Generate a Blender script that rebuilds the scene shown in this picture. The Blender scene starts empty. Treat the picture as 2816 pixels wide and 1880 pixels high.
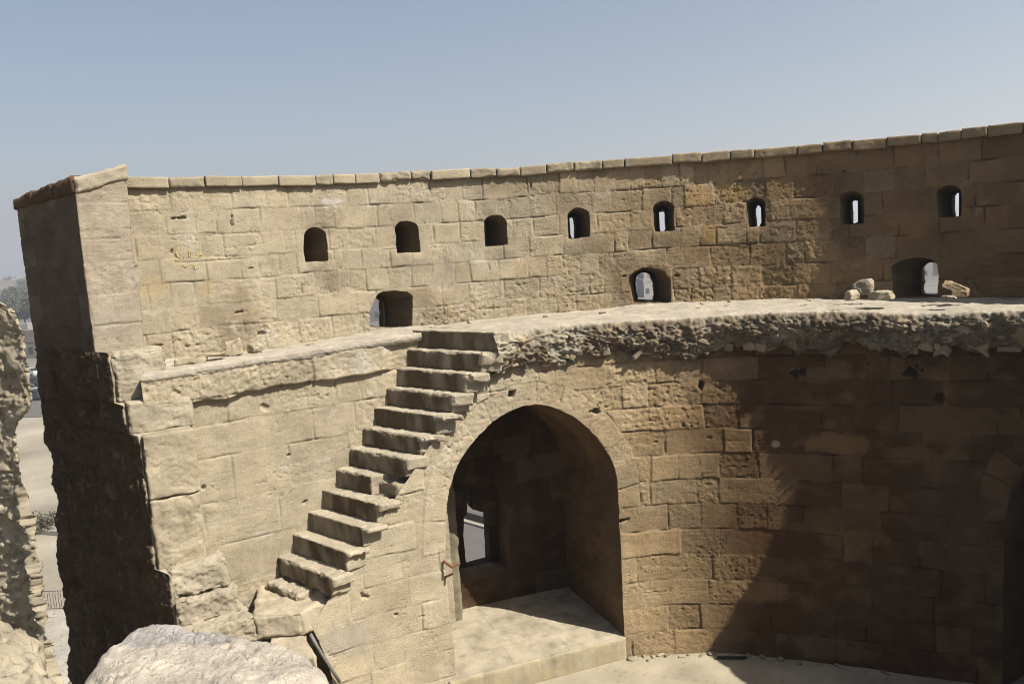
import bpy, math, random
import numpy as np
from mathutils import Vector, Matrix

random.seed(7)
SC = bpy.context.scene
COL = SC.collection

# ------------------------------------------------------------------ camera, world, sun, exposure
SRC_W, SRC_H, FPX = 2816.0, 1880.0, 2273.0
PITCH = math.atan((940 - 664) / FPX)
ROLL = math.atan(0.0645)
F = np.array([0, math.cos(PITCH), -math.sin(PITCH)])
R0 = np.array([1.0, 0, 0]); U0 = np.array([0, math.sin(PITCH), math.cos(PITCH)])
RV = R0 * math.cos(ROLL) - U0 * math.sin(ROLL)
UV = U0 * math.cos(ROLL) + R0 * math.sin(ROLL)
cam = bpy.data.cameras.new('camera'); camo = bpy.data.objects.new('camera', cam); COL.objects.link(camo)
cam.sensor_fit = 'HORIZONTAL'; cam.sensor_width = 22.3; cam.lens = FPX / SRC_W * 22.3
cam.clip_start = 0.05; cam.clip_end = 20000
camo.matrix_world = Matrix(((RV[0], UV[0], -F[0], 0), (RV[1], UV[1], -F[1], 0), (RV[2], UV[2], -F[2], 0), (0, 0, 0, 1)))
SC.camera = camo

SUN_H = np.array([0.850, -0.527]); SUN_H /= np.linalg.norm(SUN_H)
SUN_EL = math.radians(48.0)
SUN_V = Vector((SUN_H[0] * math.cos(SUN_EL), SUN_H[1] * math.cos(SUN_EL), math.sin(SUN_EL)))
world = bpy.data.worlds.new('World'); SC.world = world; world.use_nodes = True
wn = world.node_tree.nodes; wl = world.node_tree.links
sky = wn.new('ShaderNodeTexSky'); sky.sky_type = 'NISHITA'; sky.sun_disc = False
sky.sun_elevation = SUN_EL; sky.sun_rotation = math.atan2(SUN_H[0], SUN_H[1])
sky.altitude = 0; sky.air_density = 1.0; sky.dust_density = 2.8; sky.ozone_density = 0.8
bg = wn['Background']; bg.inputs['Strength'].default_value = 0.056
wl.new(sky.outputs[0], bg.inputs['Color'])
sun = bpy.data.lights.new('sun', 'SUN'); sun.energy = 5.0; sun.angle = math.radians(0.5); sun.color = (1.0, 0.945, 0.855)
suno = bpy.data.objects.new('sun', sun); COL.objects.link(suno)
suno.rotation_euler = SUN_V.to_track_quat('Z', 'Y').to_euler(); suno.location = (8, -6, 14)
SC.cycles.filter_width = 1.0
SC.view_settings.view_transform = 'Standard'; SC.view_settings.look = 'None'
SC.view_settings.exposure = 1.10; SC.view_settings.gamma = 1.0

# ------------------------------------------------------------------ camera maths used to size things
def ray(x, y): return F + RV * (x - 1408) / FPX - UV * (y - 940) / FPX
def atz(x, y, z): d = ray(x, y); return d * (z / d[2])
def atD(x, y, D): d = ray(x, y); return d * (D / d[1])
def onplane(x, y, p0, t):
    d = ray(x, y); n = np.array([-t[1], t[0]]); return d * ((n @ np.asarray(p0)[:2]) / (n @ d[:2]))

# ------------------------------------------------------------------ noise
def _h(ix, iy, iz, seed):
    with np.errstate(over='ignore'):
        h = ix.astype(np.uint32) * np.uint32(374761393) + iy.astype(np.uint32) * np.uint32(668265263) + iz.astype(np.uint32) * np.uint32(2147483647) + np.uint32(seed * 144665 + 17)
        h = (h ^ (h >> np.uint32(13))) * np.uint32(1274126177)
        h = (h ^ (h >> np.uint32(16))) * np.uint32(2246822519)
        return h ^ (h >> np.uint32(15))
_G = np.array([[1,1,0],[-1,1,0],[1,-1,0],[-1,-1,0],[1,0,1],[-1,0,1],[1,0,-1],[-1,0,-1],[0,1,1],[0,-1,1],[0,1,-1],[0,-1,-1],[1,1,0],[-1,1,0],[0,-1,1],[0,-1,-1]], float)
def pn(x, y, z=0.0, seed=0):
    x, y, z = np.broadcast_arrays(np.asarray(x, float), np.asarray(y, float), np.asarray(z, float))
    fx, fy, fz = np.floor(x), np.floor(y), np.floor(z)
    ix, iy, iz = fx.astype(np.int64), fy.astype(np.int64), fz.astype(np.int64)
    x = x - fx; y = y - fy; z = z - fz
    u = x*x*x*(x*(x*6-15)+10); v = y*y*y*(y*(y*6-15)+10); w = z*z*z*(z*(z*6-15)+10)
    r = 0.0
    for a in (0, 1):
        for b in (0, 1):
            for c in (0, 1):
                g = _G[_h(ix+a, iy+b, iz+c, seed) & np.uint32(15)]
                d = g[..., 0]*(x-a) + g[..., 1]*(y-b) + g[..., 2]*(z-c)
                r = r + d * (u if a else 1-u) * (v if b else 1-v) * (w if c else 1-w)
    return r
def fbm(x, y, z=0.0, o=3, seed=0, gain=0.5):
    r = 0.0; a = 1.0; f = 1.0
    for i in range(o):
        r = r + a * pn(np.asarray(x)*f, np.asarray(y)*f, np.asarray(z)*f + 7.3*i, seed+i); a *= gain; f *= 2.07
    return r
def worley(x, y, z, seed=0):
    x, y, z = np.broadcast_arrays(np.asarray(x, float), np.asarray(y, float), np.asarray(z, float))
    ix, iy, iz = np.floor(x).astype(np.int64), np.floor(y).astype(np.int64), np.floor(z).astype(np.int64)
    f1 = np.full(x.shape, 9.0); f2 = np.full(x.shape, 9.0); idc = np.zeros(x.shape)
    for a in (-1, 0, 1):
        for b in (-1, 0, 1):
            for c in (-1, 0, 1):
                h = _h(ix+a, iy+b, iz+c, seed)
                px = (h & np.uint32(1023)) / 1023.0; py = ((h >> np.uint32(10)) & np.uint32(1023)) / 1023.0; pz = ((h >> np.uint32(20)) & np.uint32(1023)) / 1023.0
                d = np.sqrt((ix+a+px-x)**2 + (iy+b+py-y)**2 + (iz+c+pz-z)**2)
                nb = d < f1
                f2 = np.where(nb, f1, np.minimum(f2, d)); idc = np.where(nb, px, idc); f1 = np.where(nb, d, f1)
    return f1, f2, idc
def rnd(i, seed):
    i = np.asarray(i).astype(np.int64)
    return (_h(i, i*7+3, i*13+5, seed) & np.uint32(65535)) / 65535.0
def sst(a, b, x):
    t = np.clip((x-a)/(b-a), 0, 1); return t*t*(3-2*t)

# ------------------------------------------------------------------ materials
KALB = 0.575   # stone reflectance scale
def stone_mat(name, base=None, grain=1.0, bump=0.6, rough=0.95, scale=1.0, blotch=0.16):
    m = bpy.data.materials.new(name); m.use_nodes = True
    nt = m.node_tree; N = nt.nodes; L = nt.links; b = N['Principled BSDF']
    b.inputs['Roughness'].default_value = rough; b.inputs['Specular IOR Level'].default_value = 0.15
    tc = N.new('ShaderNodeTexCoord')
    n1 = N.new('ShaderNodeTexNoise'); n1.inputs['Scale'].default_value = 62*scale; n1.inputs['Detail'].default_value = 9; n1.inputs['Roughness'].default_value = 0.65
    n2 = N.new('ShaderNodeTexNoise'); n2.inputs['Scale'].default_value = 2.6*scale; n2.inputs['Detail'].default_value = 7; n2.inputs['Roughness'].default_value = 0.6
    n3 = N.new('ShaderNodeTexVoronoi'); n3.inputs['Scale'].default_value = 27*scale
    for n in (n1, n2, n3): L.new(tc.outputs['Object'], n.inputs['Vector'])
    if base is None:
        at = N.new('ShaderNodeAttribute'); at.attribute_name = 'Col'; csrc = at.outputs['Color']
    else:
        rg = N.new('ShaderNodeRGB'); rg.outputs[0].default_value = (*[q*KALB for q in base], 1); csrc = rg.outputs[0]
    r1 = N.new('ShaderNodeMapRange'); r1.inputs['From Min'].default_value = 0.25; r1.inputs['From Max'].default_value = 0.75
    r1.inputs['To Min'].default_value = 1-0.17*grain; r1.inputs['To Max'].default_value = 1+0.17*grain; L.new(n1.outputs['Fac'], r1.inputs['Value'])
    r2 = N.new('ShaderNodeMapRange'); r2.inputs['From Min'].default_value = 0.3; r2.inputs['From Max'].default_value = 0.7
    r2.inputs['To Min'].default_value = 1-blotch; r2.inputs['To Max'].default_value = 1+blotch; L.new(n2.outputs['Fac'], r2.inputs['Value'])
    mm = N.new('ShaderNodeMath'); mm.operation = 'MULTIPLY'; L.new(r1.outputs[0], mm.inputs[0]); L.new(r2.outputs[0], mm.inputs[1])
    vm = N.new('ShaderNodeVectorMath'); vm.operation = 'SCALE'; L.new(csrc, vm.inputs[0]); L.new(mm.outputs[0], vm.inputs['Scale'])
    L.new(vm.outputs[0], b.inputs['Base Color'])
    pr_ = N.new('ShaderNodeMapRange'); pr_.inputs['From Min'].default_value = 0.08; pr_.inputs['From Max'].default_value = 0.26; pr_.inputs['To Min'].default_value = 1; pr_.inputs['To Max'].default_value = 0; L.new(n3.outputs['Distance'], pr_.inputs['Value'])
    n4 = N.new('ShaderNodeTexNoise'); n4.inputs['Scale'].default_value = 5.5*scale; n4.inputs['Detail'].default_value = 3; L.new(tc.outputs['Object'], n4.inputs['Vector'])
    gt = N.new('ShaderNodeMapRange'); gt.inputs['From Min'].default_value = 0.42; gt.inputs['From Max'].default_value = 0.60; gt.inputs['To Min'].default_value = 0; gt.inputs['To Max'].default_value = -1.1; L.new(n4.outputs['Fac'], gt.inputs['Value'])
    ad = N.new('ShaderNodeMath'); ad.operation = 'MULTIPLY_ADD'; L.new(pr_.outputs[0], ad.inputs[0]); L.new(gt.outputs[0], ad.inputs[1]); L.new(n1.outputs['Fac'], ad.inputs[2])
    bp = N.new('ShaderNodeBump'); bp.inputs['Strength'].default_value = bump; bp.inputs['Distance'].default_value = 0.020/scale
    L.new(ad.outputs[0], bp.inputs['Height']); L.new(bp.outputs[0], b.inputs['Normal'])
    return m
def flat_mat(name, c, rough=0.7, metal=0.0, var=0.1, scale=8.0):
    m = bpy.data.materials.new(name); m.use_nodes = True
    nt = m.node_tree; N = nt.nodes; L = nt.links; b = N['Principled BSDF']
    b.inputs['Roughness'].default_value = rough; b.inputs['Metallic'].default_value = metal
    tc = N.new('ShaderNodeTexCoord'); n = N.new('ShaderNodeTexNoise'); n.inputs['Scale'].default_value = scale; n.inputs['Detail'].default_value = 5
    L.new(tc.outputs['Object'], n.inputs['Vector'])
    r = N.new('ShaderNodeMapRange'); r.inputs['From Min'].default_value = 0.3; r.inputs['From Max'].default_value = 0.7
    r.inputs['To Min'].default_value = 1-var; r.inputs['To Max'].default_value = 1+var; L.new(n.outputs['Fac'], r.inputs['Value'])
    vm = N.new('ShaderNodeVectorMath'); vm.operation = 'SCALE'; vm.inputs[0].default_value = [q*0.6 for q in c]; L.new(r.outputs[0], vm.inputs['Scale'])
    L.new(vm.outputs[0], b.inputs['Base Color'])
    return m
M_STONE = stone_mat('weathered_limestone')
M_PALE = stone_mat('pale_boulder_stone', scale=2.2, bump=1.0, grain=2.0, blotch=.2)

# ------------------------------------------------------------------ objects
def tag(o, label=None, cat=None, group=None, kind=None):
    if label: o['label'] = label
    if cat: o['category'] = cat
    if group: o['group'] = group
    if kind: o['kind'] = kind
    return o
def thing(name, label, cat, loc=(0, 0, 0), group=None):
    o = bpy.data.objects.new(name, None); COL.objects.link(o); o.location = loc; o.empty_display_size = 0.2
    return tag(o, label, cat, group)
def mesh(name, verts, faces, mat, parent=None, col=None, smooth=True):
    verts = np.asarray(verts, float)
    if parent is not None:
        q = parent; off = np.zeros(3)
        while q is not None: off = off + np.array(q.location); q = q.parent
        verts = verts - off
    me = bpy.data.meshes.new(name)
    if isinstance(faces, np.ndarray):
        nf, k = faces.shape
        me.vertices.add(len(verts)); me.vertices.foreach_set('co', verts.astype(np.float32).ravel())
        me.loops.add(nf*k); me.loops.foreach_set('vertex_index', faces.astype(np.int32).ravel())
        me.polygons.add(nf); me.polygons.foreach_set('loop_start', np.arange(0, nf*k, k, dtype=np.int32))
        me.polygons.foreach_set('loop_total', np.full(nf, k, dtype=np.int32))
        me.update(calc_edges=True); me.validate()
    else:
        me.from_pydata([tuple(v) for v in verts], [], faces); me.update()
    if smooth: me.polygons.foreach_set('use_smooth', np.ones(len(me.polygons), dtype=bool))
    if col is not None:
        a = me.color_attributes.new('Col', 'FLOAT_COLOR', 'POINT')
        c = np.ones((len(verts), 4), np.float32); c[:, :3] = np.clip(np.asarray(col)*KALB, 0.01, 0.9); a.data.foreach_set('color', c.ravel())
    me.materials.append(mat)
    o = bpy.data.objects.new(name, me); COL.objects.link(o)
    if parent is not None: o.parent = parent
    return o
class MB:
    def __init__(s): s.v = []; s.f = []
    def add(s, vs, fs):
        b = len(s.v); s.v += [tuple(map(float, q)) for q in vs]; s.f += [tuple(i+b for i in q) for q in fs]
    def box(s, x0, y0, z0, x1, y1, z1):
        s.hexa([(x0,y0,z0),(x1,y0,z0),(x1,y1,z0),(x0,y1,z0),(x0,y0,z1),(x1,y0,z1),(x1,y1,z1),(x0,y1,z1)])
    def hexa(s, c): s.add(c, [(0,3,2,1),(4,5,6,7),(0,1,5,4),(1,2,6,5),(2,3,7,6),(3,0,4,7)])
    def tube(s, pts, r, n=8):
        pts = [Vector(q) for q in pts]; b = len(s.v)
        for i, q in enumerate(pts):
            d = (pts[min(i+1, len(pts)-1)] - pts[max(i-1, 0)]).normalized()
            a = d.orthogonal().normalized(); c = d.cross(a)
            rr = r[i] if isinstance(r, (list, tuple)) else r
            for k in range(n):
                t = 2*math.pi*k/n; s.v.append(tuple(q + a*math.cos(t)*rr + c*math.sin(t)*rr))
        for i in range(len(pts)-1):
            for k in range(n):
                s.f.append((b+i*n+k, b+i*n+(k+1) % n, b+(i+1)*n+(k+1) % n, b+(i+1)*n+k))
        s.f.append(tuple(b+k for k in range(n))[::-1]); s.f.append(tuple(b+(len(pts)-1)*n+k for k in range(n)))
    def build(s, name, mat, parent=None, smooth=False): return mesh(name, s.v, s.f, mat, parent, None, smooth)

# ------------------------------------------------------------------ plan curves
class Plan:
    def __init__(s, pts, smooth=True, step=0.01):
        P = np.array(pts, float)
        if smooth:
            Q = np.vstack([2*P[0]-P[1], P, 2*P[-1]-P[-2]]); out = []
            for i in range(1, len(Q)-2):
                t = np.linspace(0, 1, 40, endpoint=False)[:, None]
                a, b, c, d = Q[i-1], Q[i], Q[i+1], Q[i+2]
                out.append(0.5*((2*b)+(c-a)*t+(2*a-5*b+4*c-d)*t*t+(3*b-a-3*c+d)*t**3))
            P = np.vstack(out+[P[-1:]])
        L = np.concatenate([[0], np.cumsum(np.linalg.norm(np.diff(P, axis=0), axis=1))])
        s.len = L[-1]; s.u = np.linspace(0, s.len, max(8, int(s.len/step)))
        s.x = np.interp(s.u, L, P[:, 0]); s.y = np.interp(s.u, L, P[:, 1])
        if smooth:
            k = np.ones(31)/31
            for nm in ('x', 'y'):
                a = getattr(s, nm); pad = np.concatenate([2*a[0]-a[15:0:-1], a, 2*a[-1]-a[-2:-17:-1]]); setattr(s, nm, np.convolve(pad, k, 'valid'))
        tx = np.gradient(s.x, s.u); ty = np.gradient(s.y, s.u); n = np.hypot(tx, ty); s.tx = tx/n; s.ty = ty/n
    def pos(s, u):
        return np.stack([np.interp(u, s.u, s.x) + np.minimum(u, 0)*s.tx[0] + np.maximum(u-s.len, 0)*s.tx[-1],
                         np.interp(u, s.u, s.y) + np.minimum(u, 0)*s.ty[0] + np.maximum(u-s.len, 0)*s.ty[-1]], -1)
    def nrm(s, u):     # towards the courtyard
        return np.stack([np.interp(u, s.u, s.ty), -np.interp(u, s.u, s.tx)], -1)
    def hit(s, px, py, batter=0.0, zf=0.0):
        d = ray(px, py); z = -2.0
        for _ in range(5 if batter else 1):
            off = batter*(z-zf)
            X = s.x - s.ty*off; Y = s.y + s.tx*off
            c = (X*d[1]-Y*d[0]); dot = X*d[0]+Y*d[1]
            i = np.where((np.sign(c[:-1]) != np.sign(c[1:])) & (dot[:-1] > 0))[0]
            i = i[0] if len(i) else np.argmin(np.abs(c)+(dot < 0)*99)
            f = c[i]/(c[i]-c[i+1]) if i+1 < len(c) and c[i] != c[i+1] else 0
            x = X[i]+(X[min(i+1, len(X)-1)]-X[i])*f; y = Y[i]+(Y[min(i+1, len(X)-1)]-Y[i])*f
            u = s.u[i]+(s.u[1]-s.u[0])*f
            z = d[2]*math.hypot(x, y)/math.hypot(d[0], d[1])
        return u, z

Z_FLOOR, Z_NICHE, Z_WALK, Z_GROUND = -6.85, -6.475, -1.31, -18.0
PARA = Plan([(-5.75,11.95),(-4.4,12.68),(-2.9,13.60),(-1.5,14.22),(0.0,14.62),(1.6,14.72),(3.0,14.56),(4.3,14.22),(5.9,13.5),(7.1,12.72),(7.8,12.12),(8.6,11.15),(9.4,9.7),(9.8,8.1),(9.9,6.4),(9.9,2.6)])
BAT = 0.02
LOW = Plan([(-3.6,10.42),(-3.0,10.78),(-2.2,11.27),(-1.15,11.78),(0.2,12.36),(1.5,12.73),(2.5,12.79),(3.37,12.64),(4.2,12.36),(5.67,11.72),(6.84,11.15),(7.5,10.5),(8.0,9.5),(8.3,8.2),(9.1,6.0),(9.1,2.6)])
EDGE = Plan([(-0.23,12.02),(0.5,12.33),(1.3,12.54),(2.2,12.64),(3.22,12.53),(4.3,12.13),(5.22,11.65),(6.1,11.14),(6.62,10.72),(6.98,10.05),(7.28,9.25),(7.5,8.2),(7.6,6.0),(7.6,2.6)])
pa = atz(1110, 918, -1.35); pb = atz(490, 1015, -1.45)
TL = (pa-pb)[:2]; TL /= np.linalg.norm(TL)                        # direction of the stair side wall, left to right
LEFT = Plan([pb[:2]-TL*0.5+np.array([0,0.0]), pa[:2]+TL*0.55], smooth=False)
C0 = atz(262, 972, -1.155); DT = np.array([0.80, -0.60]); DT /= np.linalg.norm(DT)   # dark end face of the pier

# ------------------------------------------------------------------ masonry relief and tint
CREAM = np.array([0.452, 0.384, 0.268]); GREY = np.array([0.415, 0.366, 0.278]); OCHRE = np.array([0.455, 0.355, 0.215]); BROWN = np.array([0.30, 0.212, 0.122]); STAIN_SHADE = np.array([0.110, 0.062, 0.031]); MORTAR = np.array([0.43, 0.365, 0.255])  # darkest tone serves stains and shade painted into unlit stone
def layout(umax, courses, lo, hi, seed):
    rs = np.random.RandomState(seed); out = []
    for i in range(len(courses)+1):
        b = [-1.0-rs.rand()*hi]
        while b[-1] < umax+1: 
            w = rs.uniform(lo, hi)
            if rs.rand() < 0.18: w *= 0.55
            b.append(b[-1]+w)
        out.append(np.array(b))
    return out
def masonry(u, v, M):
    sd = M['seed']; lay = M['lay']; cz = np.asarray(M['courses'])
    uw = u + 0.020*pn(u*1.7, v*1.7, 3.1, sd) + 0.010*pn(u*6, v*6, 1.1, sd+1)
    vw = v + 0.028*pn(u*0.9, v*0.9, 8.7, sd+2) + 0.010*pn(u*5, v*5, 2.2, sd+3)
    ci = np.searchsorted(cz, vw)                                   # 0..len
    vlo = np.concatenate([[cz[0]-1], cz])[ci]; vhi = np.concatenate([cz, [cz[-1]+1]])[ci]
    bi = np.zeros(u.shape, int); ulo = np.zeros(u.shape); uhi = np.zeros(u.shape)
    for c in range(len(cz)+1):
        m = ci == c
        if m.any():
            b = lay[c]; k = np.clip(np.searchsorted(b, uw[m]), 1, len(b)-1); bi[m] = k; ulo[m] = b[k-1]; uhi[m] = b[k]
    bid = ci*997+bi
    if 'ring' in M:                                                # voussoirs round an arch
        for (sdf, uc, zc, w, nv) in M['ring']:
            sv = sdf(u, v); ang = np.arctan2(v-zc, u-uc); k = np.floor(ang/math.pi*nv)
            m = (sv > 0) & (sv < w+0.03*pn(u*3, v*3, 0, sd+9)) & (v > zc-0.15)
            bid = np.where(m, 500000+k.astype(int), bid)
            rad = np.hypot(u-uc, v-zc); fr = (ang/math.pi*nv-k)*math.pi/nv*rad; wd = math.pi/nv*rad
            uw = np.where(m, fr, uw); ulo = np.where(m, 0, ulo); uhi = np.where(m, wd, uhi)
            vw = np.where(m, sv, vw); vlo = np.where(m, -1, vlo); vhi = np.where(m, w, vhi)
    du = np.minimum(uw-ulo, uhi-uw); dv = np.minimum(vw-vlo, vhi-vw)
    e = np.minimum(du, dv)
    n_lo = pn(u*0.8, v*0.8, 5.0, sd+4); n_md = fbm(u*3.1, v*3.1, 2.0, 3, sd+5); n_hi = fbm(u*11, v*11, 4.0, 3, sd+6); n_f = pn(u*31, v*31, 1.0, sd+7)
    r1, r2, r3, r4 = rnd(bid, sd+11), rnd(bid, sd+12), rnd(bid, sd+13), rnd(bid, sd+14)
    rough = np.where(r1 < 0.5, 0.55, np.where(r1 < 0.8, 0.85, 1.25))*M.get('rough', 1.0)
    if 'roughzone' in M: rough = rough*M['roughzone'](u, v)
    fill = sst(-0.04, 0.42, pn(u*2.3, v*2.3, 9.0, sd+8)+0.25*n_lo)            # joints: partly pointed, partly open
    jw = 0.0065+0.008*(r2)*fill
    J = np.exp(-(np.maximum(e, 0)/jw)**2)
    wear = np.exp(-np.maximum(e, 0)/0.035)*(0.25+0.9*r3)
    d = (r2-0.5)*0.7*M.get('off', 0.026) + (uw-0.5*(ulo+uhi))*(r4-0.5)*0.02
    d = d - J*M.get('jd', 0.030)*(0.12+0.88*fill) - wear*0.0055*rough
    d = d + rough*(0.0085*n_md + 0.0085*n_hi + 0.0055*n_f) + 0.018*n_lo
    pit = sst(0.30, 0.52, pn(u*14, v*14, 6.0, sd+20)+0.15*n_hi)*np.clip(rough-0.3, 0, 2)
    flake = sst(0.10, 0.16, n_md+0.3*n_lo)*np.clip(rough-0.4, 0, 1.6)        # flaked-off skin
    bed = np.abs(pn(u*2.2, v*22, 3.0, sd+21))*np.clip(r4-0.45, 0, 1)*2          # bedding in some stones
    d = d - pit*0.016 - flake*0.008 - bed*0.010*M.get('rough', 1.0)
    crk = np.abs(pn(u*0.9+0.4*n_md, v*0.9, 12.0, sd+22)); crk = np.exp(-(crk/0.006)**2)*sst(0.05, 0.3, pn(u*0.7, v*0.7, 3.3, sd+23))
    d = d - crk*0.026
    ck2 = np.abs(pn(u*2.1+0.5*n_hi+.3*n_md, v*2.6, 17.0, sd+24)); ck2 = np.exp(-(ck2/0.012)**2)*sst(0.12, 0.32, pn(u*1.3, v*1.3, 6.3, sd+25)); d = d - ck2*0.022
    if 'holes' in M:
        for hole in M['holes']:
            hu, hv_, hr, hd = hole[:4]; asp = hole[4] if len(hole) > 4 else 1.0
            rr = np.hypot((u-hu)/asp, v-hv_)*(1+0.9*pn(u*13, v*13, 0, sd+30)); d = d - hd*(1-sst(hr*0.65, hr*1.15, rr))
    och = M['ochre'](u, v) if 'ochre' in M else 0.15
    hv = M.get('hv', 0.6); hv = hv(u, v) if callable(hv) else hv+0*u
    def mix(c, t, k): return c*(1-k[..., None])+t*k[..., None]
    col = mix(np.broadcast_to(CREAM, u.shape+(3,)), GREY, sst(0.55, 0.75, r3)*0.9*hv)
    col = mix(col, OCHRE, np.clip(sst(0.75, 0.3, r4)*0+(r4 < 0.25+0.5*och)*(0.35+0.6*och)*np.maximum(hv, och), 0, 1))
    col = mix(col, BROWN, np.clip((r3 < 0.10+0.30*och)*0.55*np.maximum(.6*hv, och)+0.35*och*(0.5+1.2*n_lo), 0, 0.85))
    col = col*(1+(r2-0.5)*(0.22*(0.35+hv*.65)+0.40*och))[..., None]*(1+0.11*n_md+0.08*n_hi+0.07*n_f)[..., None]
    stain = sst(0.12, 0.5, fbm(u*0.7, v*0.55, 7.0, 4, sd+40))*(M['stain'](u, v) if callable(M.get('stain')) else M.get('stain', 0.45))
    col = mix(col, STAIN_SHADE*1.25, np.clip(stain, 0, 0.8))
    col = mix(col, MORTAR*(1+0.2*n_hi)[..., None], np.exp(-(np.maximum(e, 0)/0.022)**2)*(1-fill)*0.6)
    col = mix(col, np.array([0.55, 0.50, 0.42]), sst(0.42, 0.6, pn(u*2.1, v*2.1, 14.0, sd+41)+0.3*n_hi)*0.5*M.get('lime', 1.0))
    if 'painted_shade' in M:
        pk = M['painted_shade'](u, v)*(0.70+0.30*sst(.05, .45, r3+.25*n_md))*(0.94+0.08*n_lo+0.18*n_md); col = mix(col, STAIN_SHADE*0.95, np.clip(pk, 0, 0.96))  # shade of the dim walls mixed into the stone colour
    if 'tm' in M: col = col*(M['tm'](u, v)[..., None] if callable(M['tm']) else np.array(M['tm']))
    if 'marks' in M:
        for (mu, mv, ru, rv, c, k) in M['marks']:
            g = 1-sst(0.7, 1.2, np.hypot((u-mu)/ru, (v-mv)/rv)+0.35*n_md+0.25*n_hi); col = mix(col, np.array(c), g*k)
    jd_ = np.exp(-(np.maximum(e, 0)/0.012)**2)*(.3+.7*fill)*M['jdirt_shade'](u, v) if 'jdirt_shade' in M else 0*u; col = col*(1-.55*jd_)[..., None]  # joint dirt, painted stronger where shade hides the relief
    if 'warm' in M:
        wk = np.clip(M['warm'](u, v), 0, 1); col = col*(1-wk[..., None]*(1-np.array(M.get('warmc', (.97, .85, .70)))))  # shade on the right made warmer in the stone colour
    return d, col

def poly_sdf(P):
    P = np.array(P, float)
    def f(u, v):
        d = np.full(u.shape, 1e9); ins = np.zeros(u.shape, bool)
        bb = (u > P[:, 0].min()-0.9) & (u < P[:, 0].max()+0.9) & (v > P[:, 1].min()-0.9) & (v < P[:, 1].max()+0.9)
        uu, vv = u[bb], v[bb]; dd = np.full(uu.shape, 1e9); ii = np.zeros(uu.shape, bool)
        for i in range(len(P)):
            a, b = P[i], P[(i+1) % len(P)]; e = b-a; L = e@e
            if L < 1e-12: continue
            t = np.clip(((uu-a[0])*e[0]+(vv-a[1])*e[1])/L, 0, 1)
            dd = np.minimum(dd, np.hypot(uu-a[0]-t*e[0], vv-a[1]-t*e[1]))
            c = ((a[1] > vv) != (b[1] > vv)); x = (b[0]-a[0])*(vv-a[1])/(b[1]-a[1]+1e-12)+a[0]; ii ^= c & (uu < x)
        d[bb] = dd; ins[bb] = ii
        return np.where(ins, -d, np.minimum(d, 9.0))
    return f
def grid_faces(nu, nv):
    i = np.arange(nu-1)[:, None]*nv + np.arange(nv-1)[None]
    return np.stack([i, i+nv, i+nv+1, i+1], -1).reshape(-1, 4)

def wall_sheet(name, plan, us, vs, M, parent, sdfs=(), batter=0.0, zf=0.0, cut=None, mat=None, jag=0.0, extra=None):
    """displaced masonry face; sdfs: openings; cut(u,v): >0 is removed. Returns (object, rims) where rims[i] are
    the boundary edges of opening i as arrays of positions + (u,v)"""
    U, V = np.meshgrid(us, vs, indexing='ij'); sh = U.shape; U = U.ravel().copy(); V = V.ravel().copy()
    F4 = grid_faces(len(us), len(vs))
    which = np.full(U.shape, -1)
    funs = list(sdfs)
    if cut is not None: funs.append(lambda u, v: -cut(u, v))
    S = np.full(U.shape, 9.0)
    for k, fn in enumerate(funs):
        s = fn(U, V)
        if jag: s = s + jag*fbm(U*4, V*4, 0.5, 3, 77)
        m = s < S; S = np.where(m, s, S); which = np.where(m, k, which)
    ins = S < 0
    keep = ~ins[F4].all(1); F4 = F4[keep]
    used = np.zeros(len(U), bool); used[F4.ravel()] = True
    snap = used & ins; h = 2e-3
    for it in range(3):
        for k, fn in enumerate(funs):
            m = snap & (which == k)
            if not m.any(): continue
            u, v = U[m], V[m]
            g = lambda a, b: fn(a, b)+(jag*fbm(a*4, b*4, 0.5, 3, 77) if jag else 0)
            s = g(u, v); gu = (g(u+h, v)-g(u-h, v))/(2*h); gv = (g(u, v+h)-g(u, v-h))/(2*h); n = np.maximum(gu*gu+gv*gv, 0.25)
            U[m] = u-np.clip(s*gu/n, -0.05, 0.05); V[m] = v-np.clip(s*gv/n, -0.05, 0.05)
    d, col = masonry(U, V, M)
    if extra is not None: d = d+extra(U, V)
    near = np.exp(-np.maximum(S, 0)/0.03); d = d*(1-0.5*near)-0.006*near
    off = d - batter*(V-zf)
    P = plan.pos(U)+plan.nrm(U)*off[:, None]
    idx = -np.ones(len(U), int); ids = np.where(used)[0]; idx[ids] = np.arange(len(ids))
    X = np.column_stack([P, V])
    o = mesh(name, X[ids], idx[F4], mat or M_STONE, parent, col[ids])
    rims = []
    E = np.concatenate([F4[:, [0, 1]], F4[:, [1, 2]], F4[:, [2, 3]], F4[:, [3, 0]]])
    key = np.sort(E, 1); key = key[:, 0]*len(U)+key[:, 1]
    uq, first, cnt = np.unique(key, return_index=True, return_counts=True)
    B = E[first[cnt == 1]]
    for k in range(len(sdfs)):
        b = B[(snap[B]).all(1) & (which[B] == k).all(1)]
        vid, inv = np.unique(b, return_inverse=True); inv = inv.reshape(b.shape)
        rims.append((X[vid], U[vid], V[vid], inv))
    return o, rims

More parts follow.
